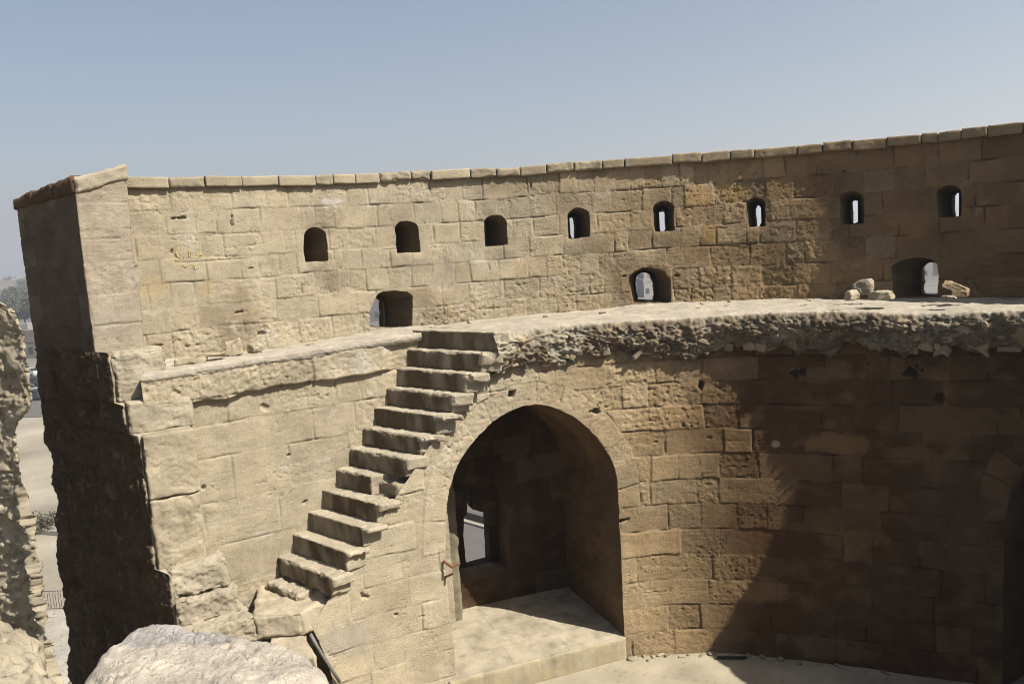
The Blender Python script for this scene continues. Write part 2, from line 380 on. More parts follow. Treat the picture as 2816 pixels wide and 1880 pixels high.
def reveal(name, rim, target, K, M, parent, mat=None, rough=0.012, seed=3):
    """sweeps a rim backwards; target(u,v,f) -> world position for fraction f in (0,1]"""
    X, u, v, E = rim; n = len(X); rings = [X]; cols = []
    for k in range(1, K+1):
        f = k/K; P = target(u, v, f)
        nz = np.stack([fbm(P[:, 0]*6, P[:, 1]*6, P[:, 2]*6, 3, seed), fbm(P[:, 0]*6, P[:, 1]*6, P[:, 2]*6+9, 3, seed+5), 0.5*fbm(P[:, 0]*6, P[:, 1]*6, P[:, 2]*6+19, 3, seed+9)], -1)*rough
        rings.append(P+nz*min(1, 3*f))
    V = np.vstack(rings)
    fs = []
    for k in range(K):
        fs.append(np.stack([E[:, 0]+k*n, E[:, 1]+k*n, E[:, 1]+(k+1)*n, E[:, 0]+(k+1)*n], -1))
    t = fbm(V[:, 0]*1.5, V[:, 1]*1.5, V[:, 2]*1.5, 4, seed+2)
    b = M.get('revcol', CREAM*0.8+OCHRE*0.15)
    col = b[None]*(1+0.25*t)[:, None]
    blk = np.floor(V[:, 2]/0.42)*7+np.floor((V[:, 0]+V[:, 1])/0.55); col = col*(0.86+0.28*rnd(blk+900, seed))[:, None]
    return mesh(name, V, np.vstack(fs), mat or M_STONE, parent, col)

# ------------------------------------------------------------------ loose / squared rock from eight corners
def rock_box(name, c8, parent=None, n=None, rough=0.03, rnd_r=0.03, seed=1, base=None, mat=None, freq=3.0, tint=0.14, step=0.03, dark=None, flat=False, chip=0.0, facet=0.0, cuts=0, crack=0.0, ret=False):
    c = np.array(c8, float)                     # 0-3 bottom (ccw), 4-7 top
    lx = np.linalg.norm(c[1]-c[0]); ly = np.linalg.norm(c[3]-c[0]); lz = np.linalg.norm(c[4]-c[0])
    nx, ny, nz = [int(min(90, max(4, round(l/step)))) for l in (lx, ly, lz)] if n is None else n
    P = []; F_ = []; key = {}
    a = np.linspace(0, 1, nx+1); b = np.linspace(0, 1, ny+1); g = np.linspace(0, 1, nz+1)
    def vid(i, j, k):
        t = (i, j, k)
        if t not in key: key[t] = len(P); P.append((a[i], b[j], g[k]))
        return key[t]
    for i in range(nx):
        for j in range(ny):
            F_.append((vid(i,j,0), vid(i,j+1,0), vid(i+1,j+1,0), vid(i+1,j,0))); F_.append((vid(i,j,nz), vid(i+1,j,nz), vid(i+1,j+1,nz), vid(i,j+1,nz)))
    for i in range(nx):
        for k in range(nz):
            F_.append((vid(i,0,k), vid(i+1,0,k), vid(i+1,0,k+1), vid(i,0,k+1))); F_.append((vid(i,ny,k), vid(i,ny,k+1), vid(i+1,ny,k+1), vid(i+1,ny,k)))
    for j in range(ny):
        for k in range(nz):
            F_.append((vid(0,j,k), vid(0,j,k+1), vid(0,j+1,k+1), vid(0,j+1,k))); F_.append((vid(nx,j,k), vid(nx,j+1,k), vid(nx,j+1,k+1), vid(nx,j,k+1)))
    Q = np.array(P); A, B, G = Q[:, :1], Q[:, 1:2], Q[:, 2:]
    bot = c[0]*(1-A)*(1-B)+c[1]*A*(1-B)+c[2]*A*B+c[3]*(1-A)*B
    top = c[4]*(1-A)*(1-B)+c[5]*A*(1-B)+c[6]*A*B+c[7]*(1-A)*B
    X = bot*(1-G)+top*G
    ctr = X.mean(0)
    ax = (c[1]-c[0])/lx; ay = (c[3]-c[0])/ly; az = (c[4]-c[0])/lz
    da = np.minimum(Q[:, 0], 1-Q[:, 0])*lx; db = np.minimum(Q[:, 1], 1-Q[:, 1])*ly; dg = np.minimum(Q[:, 2], 1-Q[:, 2])*lz
    sa = np.sign(Q[:, 0]-0.5); sb = np.sign(Q[:, 1]-0.5); sg = np.sign(Q[:, 2]-0.5)
    wob = 1+1.2*fbm(X[:, 0]*4, X[:, 1]*4, X[:, 2]*4, 2, seed+31); r = np.maximum(rnd_r*wob, 0.2*rnd_r)+chip*sst(.12, .45, fbm(X[:, 0]*5.5, X[:, 1]*5.5, X[:, 2]*3, 3, seed+33))
    ea = np.clip(1-da/r, 0, 1)**2; eb = np.clip(1-db/r, 0, 1)**2; eg = np.clip(1-dg/r, 0, 1)**2
    sh = 0.45*r
    X = X - ax*(sa*sh*ea*np.maximum(eb, eg))[:, None] - ay*(sb*sh*eb*np.maximum(ea, eg))[:, None] - az*(sg*sh*eg*np.maximum(ea, eb))[:, None]
    if cuts:
        rs = np.random.RandomState(seed+5); c_ = X.mean(0)
        for _ in range(cuts):
            nn = rs.normal(size=3); nn[2] = abs(nn[2])*.8; nn /= np.linalg.norm(nn); sp = (X-c_)@nn; X = X-nn*np.maximum(sp-sp.max()*rs.uniform(.60, .88), 0)[:, None]
    ez = 1e-6
    N = ax*(sa*(da < ez))[:, None]+ay*(sb*(db < ez))[:, None]+az*(sg*(dg < ez))[:, None]
    N /= np.maximum(np.linalg.norm(N, axis=1), 1e-6)[:, None]
    d = rough*(0.9*fbm(X[:, 0]*freq, X[:, 1]*freq, X[:, 2]*freq, 4, seed)+0.35*fbm(X[:, 0]*freq*4, X[:, 1]*freq*4, X[:, 2]*freq*4, 3, seed+3))
    fl = sst(0.12, 0.2, fbm(X[:, 0]*freq*1.3, X[:, 1]*freq*1.3, X[:, 2]*freq*1.3, 3, seed+8)); d = d-fl*rough*0.35
    if facet:
        f1, f2, idc = worley(X[:, 0]*freq*.9, X[:, 1]*freq*.9, X[:, 2]*freq*1.3, seed+41); d = d+facet*(idc-.62)-facet*.5*np.exp(-((f2-f1)/.07)**2)
    if crack:
        cn = fbm(X[:, 0]*2.6, X[:, 1]*2.6, X[:, 2]*3.4, 3, seed+51); d = d-crack*np.exp(-(cn/.035)**2)
    X = X+N*d[:, None]
    t = fbm(X[:, 0]*2.5, X[:, 1]*2.5, X[:, 2]*2.5, 4, seed+5)
    bs = np.array(CREAM if base is None else base)
    col = bs[None]*(1+tint*1.6*t)[:, None]
    if dark is not None: col = dark(X, N, col)
    if ret: return X, np.array(F_), col
    return mesh(name, X, np.array(F_), mat or M_STONE, parent, col, smooth=not flat)
def slab8(fl, fr, back, z0, z1, slope=0.0):
    fl, fr, back = np.array(fl)[:2], np.array(fr)[:2], np.array(back)[:2]
    q = [fl, fr, fr+back, fl+back]
    return [(*p, z0) for p in q]+[(*p, z1) for p in q]

def rubble(name, places, parent, seed, base, smin_=.06, smax_=.2, sink=.34):
    """angular broken stones bedded in a broken face, one mesh; places: list of (point, outward normal)"""
    rs = np.random.RandomState(seed); VV = []; FF = []; CC = []; n0 = 0
    for i, (p, nn) in enumerate(places):
        a, b, hh = rs.uniform(smin_, smax_)*1.2, rs.uniform(smin_, smax_), rs.uniform(smin_, smax_)*.7
        c = np.array([(-a, -b, -hh), (a, -b, -hh), (a, b, -hh), (-a, b, -hh), (-a, -b, hh), (a, -b, hh), (a, b, hh), (-a, b, hh)])*.5*(1+rs.uniform(-.3, .3, (8, 3)))
        ax = np.array([-nn[1], nn[0], 0]); ax = ax/max(np.linalg.norm(ax), 1e-6); t = rs.normal(0, .35); up = np.array([0, 0, 1.0])
        e1 = ax*math.cos(t)+up*math.sin(t); e3 = -ax*math.sin(t)+up*math.cos(t); e2 = -np.asarray(nn)
        c = c[:, :1]*e1+c[:, 1:2]*e2+c[:, 2:]*e3+np.asarray(p)-np.asarray(nn)*b*sink
        X, F_, col = rock_box('', c, None, n=(6, 4, 5), rough=.008, rnd_r=.012, seed=seed+i, base=np.asarray(base)*rs.uniform(.72, 1.12)*np.array([1, rs.uniform(.96, 1.0), rs.uniform(.88, 1.0)]), freq=9, cuts=4, ret=True)
        VV.append(X); FF.append(F_+n0); CC.append(col); n0 += len(X)
    return tag(mesh(name, np.vstack(VV), np.vstack(FF), M_STONE, parent, np.vstack(CC), smooth=False), kind='stuff')

# ================================================================== PARAPET
parapet = thing('parapet_wall', 'tall curved parapet of squared limestone with a row of arrow slits under a coping', 'wall', (1.6, 14.7, Z_WALK))
def curve_fn(plan, pts):
    h = sorted(plan.hit(*q) for q in pts); hu = [q[0] for q in h]; hz = [q[1] for q in h]
    return lambda u: np.interp(u, hu, hz)
Z_TOP = curve_fn(PARA, [(352,486),(450,486),(600,485),(750,484),(900,482),(1139,470),(1300,464),(1439,458),(1568,446),(1798,429),(2098,408),(2398,381),(2600,362),(2757,342),(2816,336)])
Z_BASE = curve_fn(PARA, [(400,985),(490,985),(700,965),(900,935),(1050,905),(1200,893),(1300,881),(1568,857),(1740,838),(1875,830),(2181,822),(2450,821),(2757,818)])
COPE = 0.155
para_courses = [-1.02, -0.66, -0.30, 0.05, 0.40, 0.76]
PM = dict(jdirt_shade=lambda u, v: .25+.75*sst(4, 11, u), seed=5, courses=para_courses, lay=layout(PARA.len, para_courses, 0.28, 0.66, 51), jd=0.027, off=0.022, rough=0.85, stain=0.40,
          ochre=lambda u, v: sst(5.0, 14.5, u)*0.95+0.05*np.sin(u*3), hv=lambda u, v: .25+.6*sst(3, 9, u), painted_shade=lambda u, v: .48*sst(8.0, 14.0, u),  # browner stone, plus painted shade towards the right end
          warm=lambda u, v: sst(5.5, 11, u), roughzone=lambda u, v: .72+.5*sst(5, 9, u)+1.0*sst(-0.75, -1.2, v+0.15*pn(u*1.5, v, 0, 99))+0.7*sst(0.85, 1.0, v)*sst(8, 3, u))
slits = []
def arch_poly(plan, xl, xr, ybl, ybr, yt, rise, nseg=10):
    u0, z0 = plan.hit(xl, ybl); u1, z1 = plan.hit(xr, ybr); uc = 0.5*(u0+u1); zt = plan.hit(0.5*(xl+xr), yt)[1]; w = u1-u0
    zb = 0.5*(z0+z1); zs = zt-rise*w
    P = [(u0, zb), (u1, zb)]+[(uc+0.5*w*math.cos(t), zs+rise*w*math.sin(t)) for t in np.linspace(0, math.pi, nseg)]
    return P, uc, zb, w, zt
for (xl, xr, ybl, ybr, yt) in [(840,902,722,716,624),(1092,1156,697,693,606),(1335,1398,678,673,589),(1564,1625,658,650,571),(1798,1857,639,634,553),(2056,2107,625,624,542),(2310,2376,616,616,524),(2577,2644,598,596,508)]:
    slits.append(arch_poly(PARA, xl, xr, ybl, ybr, yt, 0.36))
ports_px = [[(1017,899),(1017,858),(1030,826),(1040,808),(1055,801),(1085,799),(1120,801),(1134,814),(1136,845),(1134,903)],
            [(1741,834),(1736,809),(1729,774),(1730,760),(1745,746),(1767,737),(1789,735),(1812,738),(1830,746),(1836,758),(1844,765),(1846,800),(1846,832)],
            [(2454,820),(2453,775),(2452,734),(2467,721),(2498,710),(2531,708),(2559,714),(2577,725),(2583,756),(2579,820)]]
ports = [[PARA.hit(*q) for q in P] for P in ports_px]
PM['marks'] = []
for (P, uc, zb, w, zt) in slits:
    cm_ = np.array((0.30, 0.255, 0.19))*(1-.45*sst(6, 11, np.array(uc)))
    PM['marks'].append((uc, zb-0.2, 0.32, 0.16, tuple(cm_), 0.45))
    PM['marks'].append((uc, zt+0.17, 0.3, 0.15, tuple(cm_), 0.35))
for (x, y, ru, rv, c, k) in [(505,705,.22,.17,(0.50,0.40,0.235),0.35),(420,790,.25,.16,(0.52,0.415,0.24),0.6),(570,790,.17,.15,(0.50,0.39,0.21),0.5),(910,555,.17,.06,(0.60,0.57,0.52),0.7),(2160,720,.3,.2,(0.22,0.18,0.13),0.6),(2600,700,.5,.25,(0.22,0.17,0.11),0.5),(2500,620,.4,.2,(0.33,0.23,0.11),0.6),(1920,545,.25,.18,(0.50,0.37,0.18),0.7),(2020,530,.25,.18,(0.50,0.37,0.18),0.7),(1960,640,.2,.15,(0.48,0.36,0.18),0.6)]:
    u, z = PARA.hit(x, y); PM['marks'].append((u, z, ru, rv, c, k))
PM['holes'] = [(*PARA.hit(495, 599), 0.016, 0.07, 3.2), (*PARA.hit(638, 612), 0.075, 0.06, .25), (*PARA.hit(473, 692), 0.03, 0.06, .5), (*PARA.hit(657, 858), 0.022, 0.05, 2.6), (*PARA.hit(718, 916), 0.03, 0.05, 2.2), (*PARA.hit(690, 738), 0.014, 0.05, 3), (*PARA.hit(830, 795), 0.09, 0.04, .15), (*PARA.hit(2320, 472), 0.015, 0.05, 3), (*PARA.hit(1862, 758), 0.025, 0.07, 1.8), (*PARA.hit(1460, 510), 0.06, .05, .3), (*PARA.hit(1345, 735), 0.05, .04, .25), (*PARA.hit(430, 951), 0.012, .05, 6), (*PARA.hit(1715, 760), 0.015, .06, 2.5)]
us = np.concatenate([np.arange(0, 14.2, 0.0155), np.arange(14.2, PARA.len, 0.07)]); vs = np.arange(-1.80, 1.30, 0.0155)
def para_cut(u, v): return v-(Z_TOP(u)-COPE+0.02)
face, rims = wall_sheet('wall_face', PARA, us, vs, PM, parapet, [poly_sdf(S[0]) for S in slits]+[poly_sdf(P) for P in ports], cut=para_cut, jag=0.018)
THICK = 0.85
outs = []
for i, (P, uc, zb, w, zt) in enumerate(slits):
    O = PARA.pos(np.array([uc]))[0]; N = PARA.nrm(np.array([uc]))[0]; T = np.array([-N[1], N[0]])
    sk = [-.20, -.18, -.15, -.07, -.02, 0, .01, .03][i]
    def tgt(u, v, f, uc=uc, zb=zb, w=w, O=O, N=N, T=T, sk=sk):
        k = (1-f)+f*(0.050/(w/2)); uu = (u-uc)*k+sk*f; vv = zb+(v-zb)*(1-f*0.24)
        p = O+T*uu[:, None]-N*(THICK*f) if False else O[None]+T[None]*uu[:, None]-N[None]*(THICK*f)
        return np.column_stack([p, vv])
    reveal('arrow_slit', rims[i], tgt, 7, dict(revcol=OCHRE*.35+STAIN_SHADE*.5), parapet, rough=0.010, seed=20+i)
    outs.append([(uc+sk-.05, zb), (uc+sk+.05, zb), (uc+sk+.05, zb+(zt-zb)*.76), (uc+sk-.05, zb+(zt-zb)*.76)])
pfr = [(0.02, 0.50), (0.17, 0.60), (0.55, 0.97)]
for i, P in enumerate(ports):
    P = np.array(P); u0, u1 = P[:, 0].min(), P[:, 0].max(); zb, zt = P[:, 1].min(), P[:, 1].max(); uc = .5*(u0+u1)
    O = PARA.pos(np.array([uc]))[0]; N = PARA.nrm(np.array([uc]))[0]; T = np.array([-N[1], N[0]]); a, b = pfr[i]
    def tgt(u, v, f, u0=u0, u1=u1, uc=uc, zb=zb, zt=zt, O=O, N=N, T=T, a=a, b=b):
        t = (u-u0)/(u1-u0); g = sst(0, 1, f) if True else f
        t2 = t*(1-g)+(a+(b-a)*t)*g; uu = u0+(u1-u0)*t2-uc; vv = zb+(v-zb)*(1-0.16*f)
        return np.column_stack([O[None]+T[None]*uu[:, None]-N[None]*(THICK*f), vv])
    reveal('floor_opening', rims[8+i], tgt, 8, dict(revcol=OCHRE*.35+STAIN_SHADE*.5), parapet, rough=0.03, seed=40+i)
    outs.append([(u0+(u1-u0)*(a+(b-a)*t), zb+(q[1]-zb)*0.84) for q, t in [(q, (q[0]-u0)/(u1-u0)) for q in P]])
usc = np.arange(0, PARA.len, 0.045); vsc = np.arange(-2.4, 1.2, 0.05)
wall_sheet('outer_face', PARA, usc, vsc, PM, parapet, [poly_sdf(P) for P in outs], cut=para_cut, extra=lambda u, v: -THICK+0*u)
# coping stones, joint positions read off the photograph
joints = [352,456,556,656,757,859,909,970,1038,1126,1181,1288,1360,1427,1500,1575,1655,1717,1848,1930,2009,2074,2194,2264,2345,2440,2535,2582,2646,2718,2816]
ju = [PARA.hit(x, 440)[0] for x in joints]; ju[0] = 0.05
while ju[-1] < PARA.len-0.3: ju.append(ju[-1]+random.uniform(0.4, 0.75))
worn = {1: 1, 5: 1, 8: 2, 9: 2, 11: 1, 14: 1, 15: 1, 12: 1}
for i in range(len(ju)-1):
    ua, ub = ju[i]+0.004, ju[i+1]-0.004; um = .5*(ua+ub)
    rg = 0.004+0.012*worn.get(i, 0)+(0.006 if i > 15 else 0)
    ov = 0.075+random.uniform(-0.012, 0.02)-0.02*(worn.get(i, 0) == 2)
    zt = [Z_TOP(q)+random.uniform(-0.014, 0.012) for q in (ua, ub)]
    A = PARA.pos(np.array([ua, ub])); Nn = PARA.nrm(np.array([ua, ub]))
    f0, f1 = A[0]+Nn[0]*ov, A[1]+Nn[1]*ov; b0, b1 = A[0]-Nn[0]*(THICK+.06), A[1]-Nn[1]*(THICK+.06)
    h = COPE*(1+random.uniform(-.06, .08))
    c8 = [(*f0, zt[0]-h), (*f1, zt[1]-h), (*b1, zt[1]-h), (*b0, zt[0]-h), (*f0, zt[0]), (*f1, zt[1]), (*b1, zt[1]), (*b0, zt[0])]
    k = sst(5, 13, um)
    bs = CREAM*(1-k)+(OCHRE*.45+BROWN*.55)*k; bs = bs*random.uniform(.86, 1.04)
    if worn.get(i): bs = bs*.80+GREY*.05
    rock_box('coping_stone', c8, parapet, rough=rg, rnd_r=0.008+0.02*worn.get(i, 0), seed=100+i, base=bs, freq=6, step=0.024, tint=.09)

# end pillar of the parapet (lit front, shaded end)
PR = C0[:2]+np.array([0.50, 0.43]); SL_ = -(onplane(70, 760, C0, DT)-C0)[:2]@DT; PL = C0[:2]-DT*SL_
E_L = np.array([0.85, 0.527])
PIL = Plan([PL+np.array([0.25, 1.2]), PL, C0[:2], PR, PR+np.array([-0.36, 0.78])], smooth=False, step=0.004)
seg = np.cumsum([0, np.hypot(.25, 1.2), SL_, np.hypot(.5, .43)])
ztp = lambda u: np.interp(u, [0, seg[1], seg[2], seg[3], seg[3]+.7], [0.92, 0.94, 1.00, 1.19, 1.22])
pc = [-0.79, -0.36, 0.07, 0.50, 0.86]
blk = [np.array([-1, seg[2], seg[2]+.36, seg[2]+.9, 9]), np.array([-1, .4, seg[1]+.1, seg[2]-.55, seg[2], seg[3]+.05, 9])]
lay = []
for i in range(len(pc)+1):
    a = [-1.0, 0.5, seg[1]+[.0, .35, .15, .4, .2, .3][i], seg[1]+[.55, .8, .6, .85, .65, .9][i], seg[2]-[.35, .28, .4, .25, .38, .3][i] , seg[2]]
    a += [[seg[2]+.45], [], [seg[2]+.2], [], [], [seg[2]+.36]][i]+[seg[3], seg[3]+5]
    lay.append(np.array(a))
XM = dict(seed=9, courses=pc, lay=lay, jd=0.02, off=0.012, rough=0.75, stain=0.25, ochre=lambda u, v: 0.28*(u < seg[2])+0*u, lime=.6, hv=.15, tm=(.89, .885, .94), painted_shade=lambda u, v: .78*(u < seg[2])+0*u)  # shade of the end face and duller front painted into the colour
o, _ = wall_sheet('end_pillar', PIL, np.arange(0, PIL.len, 0.016), np.arange(-1.5, 1.3, 0.016), XM, parapet, cut=lambda u, v: v-ztp(u))
i1 = np.array([0.40, .95])*0.7
def cap(p, q, zb0, zb1, zt0, zt1, nrm_, back, sd, bs, rg):
    p = p+nrm_*0.03; q = q+nrm_*0.03
    c8 = [(*p, zb0), (*q, zb1), (*(q+back), zb1), (*(p+back), zb0), (*p, zt0), (*q, zt1), (*(q+back), zt1), (*(p+back), zt0)]
    return rock_box('pillar_cap', c8, o, rough=rg, rnd_r=0.03, seed=sd, base=bs, freq=5, step=0.028)
nD = np.array([DT[1], -DT[0]]); nF = np.array([.65, -.76])
for k in range(3):
    p = PL+DT*(SL_*k/3-(.06 if k == 0 else 0)*.4); q = PL+DT*(SL_*(k+1)/3-.01)
    zz = [0.92+.08*k/3, 0.92+.08*(k+1)/3]; zz2 = [1.08+.05*k, 1.10+.05*(k+1)]
    cap(p, q, zz[0], zz[1], zz2[0], zz2[1], nD, np.array([.35, .75]), 200+k, STAIN_SHADE*1.0+GREY*.06, 0.018)  # end caps have the shade of their side in the colour
cap(C0[:2]-nF*0.0+DT*.0, PR+np.array([.02, .02]), 0.99, 1.19, 1.21, 1.41, nF, np.array([-.45, .75]), 210, GREY*.62+CREAM*.38, 0.022)

# faint yellow scrawl on a block near the pillar
gm = flat_mat('yellow_chalk', (0.80, 0.60, 0.20), 0.9, 0, 0.2, 30)
strokes = [[(483,690),(489,703),(497,706),(500,696)],[(497,712),(505,700),(508,712),(514,699)],[(519,688),(520,706)],[(524,687),(525,706),(532,708),(536,700)],[(536,707),(546,704),(548,695),(540,712)],[(534,727),(536,737),(541,738),(545,727),(547,736)],[(504,726),(510,733),(516,728)],[(552,688),(549,698),(556,699)],[(482,712),(494,714)]]
g = MB()
for st in strokes:
    pts = []
    for (x, y) in st:
        u, z = PARA.hit(x, y); p = PARA.pos(np.array([u]))[0]+PARA.nrm(np.array([u]))[0]*0.020; pts.append((*p, z))
    g.tube(pts, 0.005, 5)
tag(g.build('yellow_scrawl', gm, parapet), 'faint yellow handwritten scrawl across one block')

# ================================================================== TOWER INNER WALL WITH NICHES, LEDGE AND WALL WALK
tower = thing('tower_wall', 'concave lower wall of a ruined round tower with a deep arched niche and crumbling ledge', 'tower', (1.6, 12.8, Z_FLOOR))
hitL = lambda x, y: LOW.hit(x, y, BAT, Z_FLOOR)
arch_px = [(1225,1560),(1226,1480),(1229,1400),(1236,1345),(1250,1300),(1268,1262),(1290,1230),(1318,1195),(1350,1165),(1380,1143),(1410,1127),(1442,1116),(1475,1112),(1506,1115),(1535,1125),(1567,1140),(1597,1160),(1620,1178),(1640,1200),(1662,1228),(1680,1260),(1692,1290),(1698,1320),(1701,1360),(1702,1400),(1706,1480),(1710,1560),(1714,1650)]
A1 = [hitL(*q) for q in arch_px]
uL = hitL(1244, 1700)[0]; uR = hitL(1718, 1750)[0]
NICHE1 = [(uL, Z_FLOOR-.1)]+[(max(q[0], uL-.05), q[1]) for q in A1]+[(uR, Z_FLOOR-.1)]
uc1 = .5*(uL+uR); W1 = uR-uL
u2L = hitL(2758, 1800)[0]; W2 = 2.7
pts2 = [hitL(2758,1800),hitL(2759,1600),hitL(2762,1480),hitL(2768,1390),hitL(2782,1330),hitL(2816,1272)]
apex2 = -2.72; u2R = u2L+W2
NICHE2 = [(u2L, Z_FLOOR-.1)]+pts2+[(u2L+W2*.36, apex2-.12), (u2L+W2*.5, apex2), (u2L+W2*.68, apex2-.18), (u2L+W2*.85, apex2-.6), (u2L+W2*.96, apex2-1.2), (u2R, -4.2), (u2R, Z_FLOOR-.1)]
low_courses = [-6.44, -6.02, -5.60, -5.18, -4.77, -4.35, -3.94, -3.53, -3.13, -2.74, -2.36, -2.0]
sl = [(1174,905),(1116,963),(1087,1009),(1054,1066),(1024,1118),(988,1177),(951,1227),(921,1284),(884,1348),(846,1403),(806,1469),(763,1525),(719,1600)]
sr = [(1363,912),(1321,975),(1267,1024),(1219,1082),(1182,1138),(1147,1198),(1104,1260),(1062,1318),(1023,1382),(996,1446),(949,1516),(904,1591),(845,1650)]
RISE = 0.2825
Zs = [-1.31-RISE*i for i in range(13)]
SLp = [atz(*sl[i], Zs[i]) for i in range(13)]; SRp = [atz(*sr[i], Zs[i]) for i in range(13)]
ks = np.arange(13)
fitx = np.polyfit(ks, [p[0] for p in SLp], 2); fity = np.polyfit(ks, [p[1] for p in SLp], 2)
gitx = np.polyfit(ks, [p[0] for p in SRp], 2); gity = np.polyfit(ks, [p[1] for p in SRp], 2)
def SLf(k): return np.array([np.polyval(fitx, k), np.polyval(fity, k)])
def SRf(k): return np.array([np.polyval(gitx, k), np.polyval(gity, k)])
def near_u(plan, p): return plan.u[np.argmin((plan.x-p[0])**2+(plan.y-p[1])**2)]
su = [near_u(LOW, SRf(k)) for k in range(13)]
u_edge_l, _ = hitL(846, 1690); u_edge_b, _ = hitL(903, 1822)
def low_cut(u, v):
    zt = np.interp(u, su[::-1], [z-0.34 for z in Zs[::-1]])
    zt = np.where(u > su[0], -1.62, zt)
    top = v-zt
    left = np.interp(v, [Z_FLOOR, hitL(903, 1822)[1], hitL(846, 1690)[1], 0], [u_edge_b+.15, u_edge_b, u_edge_l, u_edge_l-.05])-u
    return np.maximum(top, left)
sd1, sd2 = poly_sdf(NICHE1), poly_sdf(NICHE2)
zc1 = -4.35; zc2 = -4.4
LM = dict(jdirt_shade=lambda u, v: .3+.7*sst(3.5, 6.5, u), lime=.3, seed=21, courses=low_courses, lay=layout(LOW.len, low_courses, 0.38, 1.25, 211), warm=lambda u, v: sst(3.4, 6.6, u), jd=0.030, off=0.026, rough=0.85, stain=lambda u, v: .12+.12*sst(3, 6, u), tm=lambda u, v: 1.16-.14*sst(2.5, 5.5, u),
          ochre=lambda u, v: 0.12+0.75*sst(5.2, 9.2, u), hv=lambda u, v: .2+.5*sst(3, 7, u), painted_shade=lambda u, v: 1.0*sst(5.9, 8.0, u+.15*pn(u*.8, v*.8, 0, 3))+.0*v, ring=[(sd1, uc1, zc1, 0.36, 15), (sd2, u2L+W2/2, zc2, 0.36, 15)],  # wall colour darkens to the right as painted shade
          roughzone=lambda u, v: 1+0.9*np.exp(-((u-hitL(1760,1150)[0])/0.7)**2-((v+2.7)/0.55)**2)+0.5*sst(-2.6, -2.0, v)-0.45*sst(4.0, 3.4, u)*sst(-3.4, -4.4, v))
LM['holes'] = [(*hitL(1409, 1083), .055, .16), (*hitL(1640, 1131), .055, .14), (*hitL(1928, 1058), .045, .14), (*hitL(2197, 1026), .06, .16, 1.5), (*hitL(2508, 1024), .075, .16, 1.2), (*hitL(2584, 1098), .07, .12), (*hitL(1712, 1432), .025, .10, 4), (*hitL(1880, 1170), .02, .04, 2), (*hitL(1900, 1172), .02, .03, 1), (*hitL(1800, 1215), .02, .03, 1.5), (*hitL(1950, 1205), .02, .03, 1.5), (*hitL(2133, 1220), .05, .03), (*hitL(1090, 1690), .03, .06), (*hitL(1000, 1640), .04, .05)]
LM['marks'] = []
for (x, y, ru, rv, c, k) in [(2133,1221,.06,.05,(.62,.60,.55),.9),(2300,1220,.55,.16,(.33,.23,.12),.6),(2520,1250,.4,.16,(.28,.20,.11),.5),(2350,1480,.5,.15,(.28,.20,.11),.5),(2450,1640,.7,.25,(.19,.145,.105),.2),(2630,1400,.6,.7,(.20,.15,.115),.3),(2280,1780,.5,.2,(.22,.17,.12),.6),(2700,1650,.4,.9,(.20,.16,.12),.3),(2250,1030,.5,.12,(.22,.17,.13),.7),(2100,1620,.5,.2,(.36,.28,.16),.5),(940,1760,.5,.25,(.40,.36,.30),.5),(1260,980,.2,.1,(.5,.46,.4),.6)]:
    u, z = hitL(x, y); LM['marks'].append((u, z, ru, rv, c, k))
uend = hitL(2816, 1500)[0]+0.25
us = np.concatenate([np.arange(u_edge_l-.1, uend, 0.0155), np.arange(uend, LOW.len, 0.07)])
vs = np.concatenate([np.arange(Z_FLOOR-0.1, -1.6, 0.0155)])
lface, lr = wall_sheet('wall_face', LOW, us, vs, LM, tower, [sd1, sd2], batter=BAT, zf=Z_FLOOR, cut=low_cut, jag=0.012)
# --- niche one: vault, back wall with window recess, floor slab
w0 = atz(1256, 1866, Z_NICHE)[:2]; w1 = atz(1718, 1748, Z_NICHE)[:2]; tN = (w1-w0)/np.linalg.norm(w1-w0); nN = np.array([-tN[1], tN[0]]); WN = np.linalg.norm(w1-w0)
nich = tag(bpy.data.objects.new('arched_niche', None), 'deep shadowed niche under a round arch with a window at the back'); COL.objects.link(nich); nich.parent = tower; nich.location = (0, 0, 0)
NM = dict(revcol=np.array([.20, .128, .066]))  # dark reveal colour deepens the shade inside the niches
D_N = 2.25
def vault_t(u, v, f):
    s = (u-uL)/(uR-uL); p = w0[None]+tN[None]*(s*WN)[:, None]*1.0+nN[None]*(D_N*f)+(-LOW.nrm(u)*(BAT*(v-Z_FLOOR))[:, None])*(1-f)
    return np.column_stack([p, v-0.06*f*sst(-4, -3, v)-0.10*sst(0.30, 0.36, f)*sst(-4.6, -4.2, v)])
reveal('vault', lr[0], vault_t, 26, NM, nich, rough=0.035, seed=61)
BWp = Plan([w0+nN*D_N-tN*.35, w1+nN*(D_N-.02)+tN*.35], smooth=False)
bc = [-6.1, -5.7, -5.25, -4.8, -4.35, -3.9, -3.5, -3.1, -2.7]
BM = dict(painted_shade=lambda u, v: .95+0*u, seed=33, courses=bc, lay=layout(BWp.len, bc, .4, 1.1, 331), jd=.03, off=.012, rough=.8, hv=.1, tm=(.62, .58, .54), ochre=lambda u, v: .5+0*u, stain=.5)  # back wall darkened with painted shade
rec = [BWp.hit(*q) for q in [(1268,1600),(1405,1572),(1402,1243),(1264,1262)]]
rec = [(rec[0][0], rec[0][1]), (rec[1][0], rec[0][1]), (rec[1][0], rec[2][1]), (rec[0][0], rec[2][1])]
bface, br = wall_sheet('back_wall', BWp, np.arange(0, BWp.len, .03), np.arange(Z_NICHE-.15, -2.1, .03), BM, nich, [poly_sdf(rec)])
D_R = 0.62
def rec_t(u, v, f): return np.column_stack([BWp.pos(u)+nN[None]*(D_R*f), v])
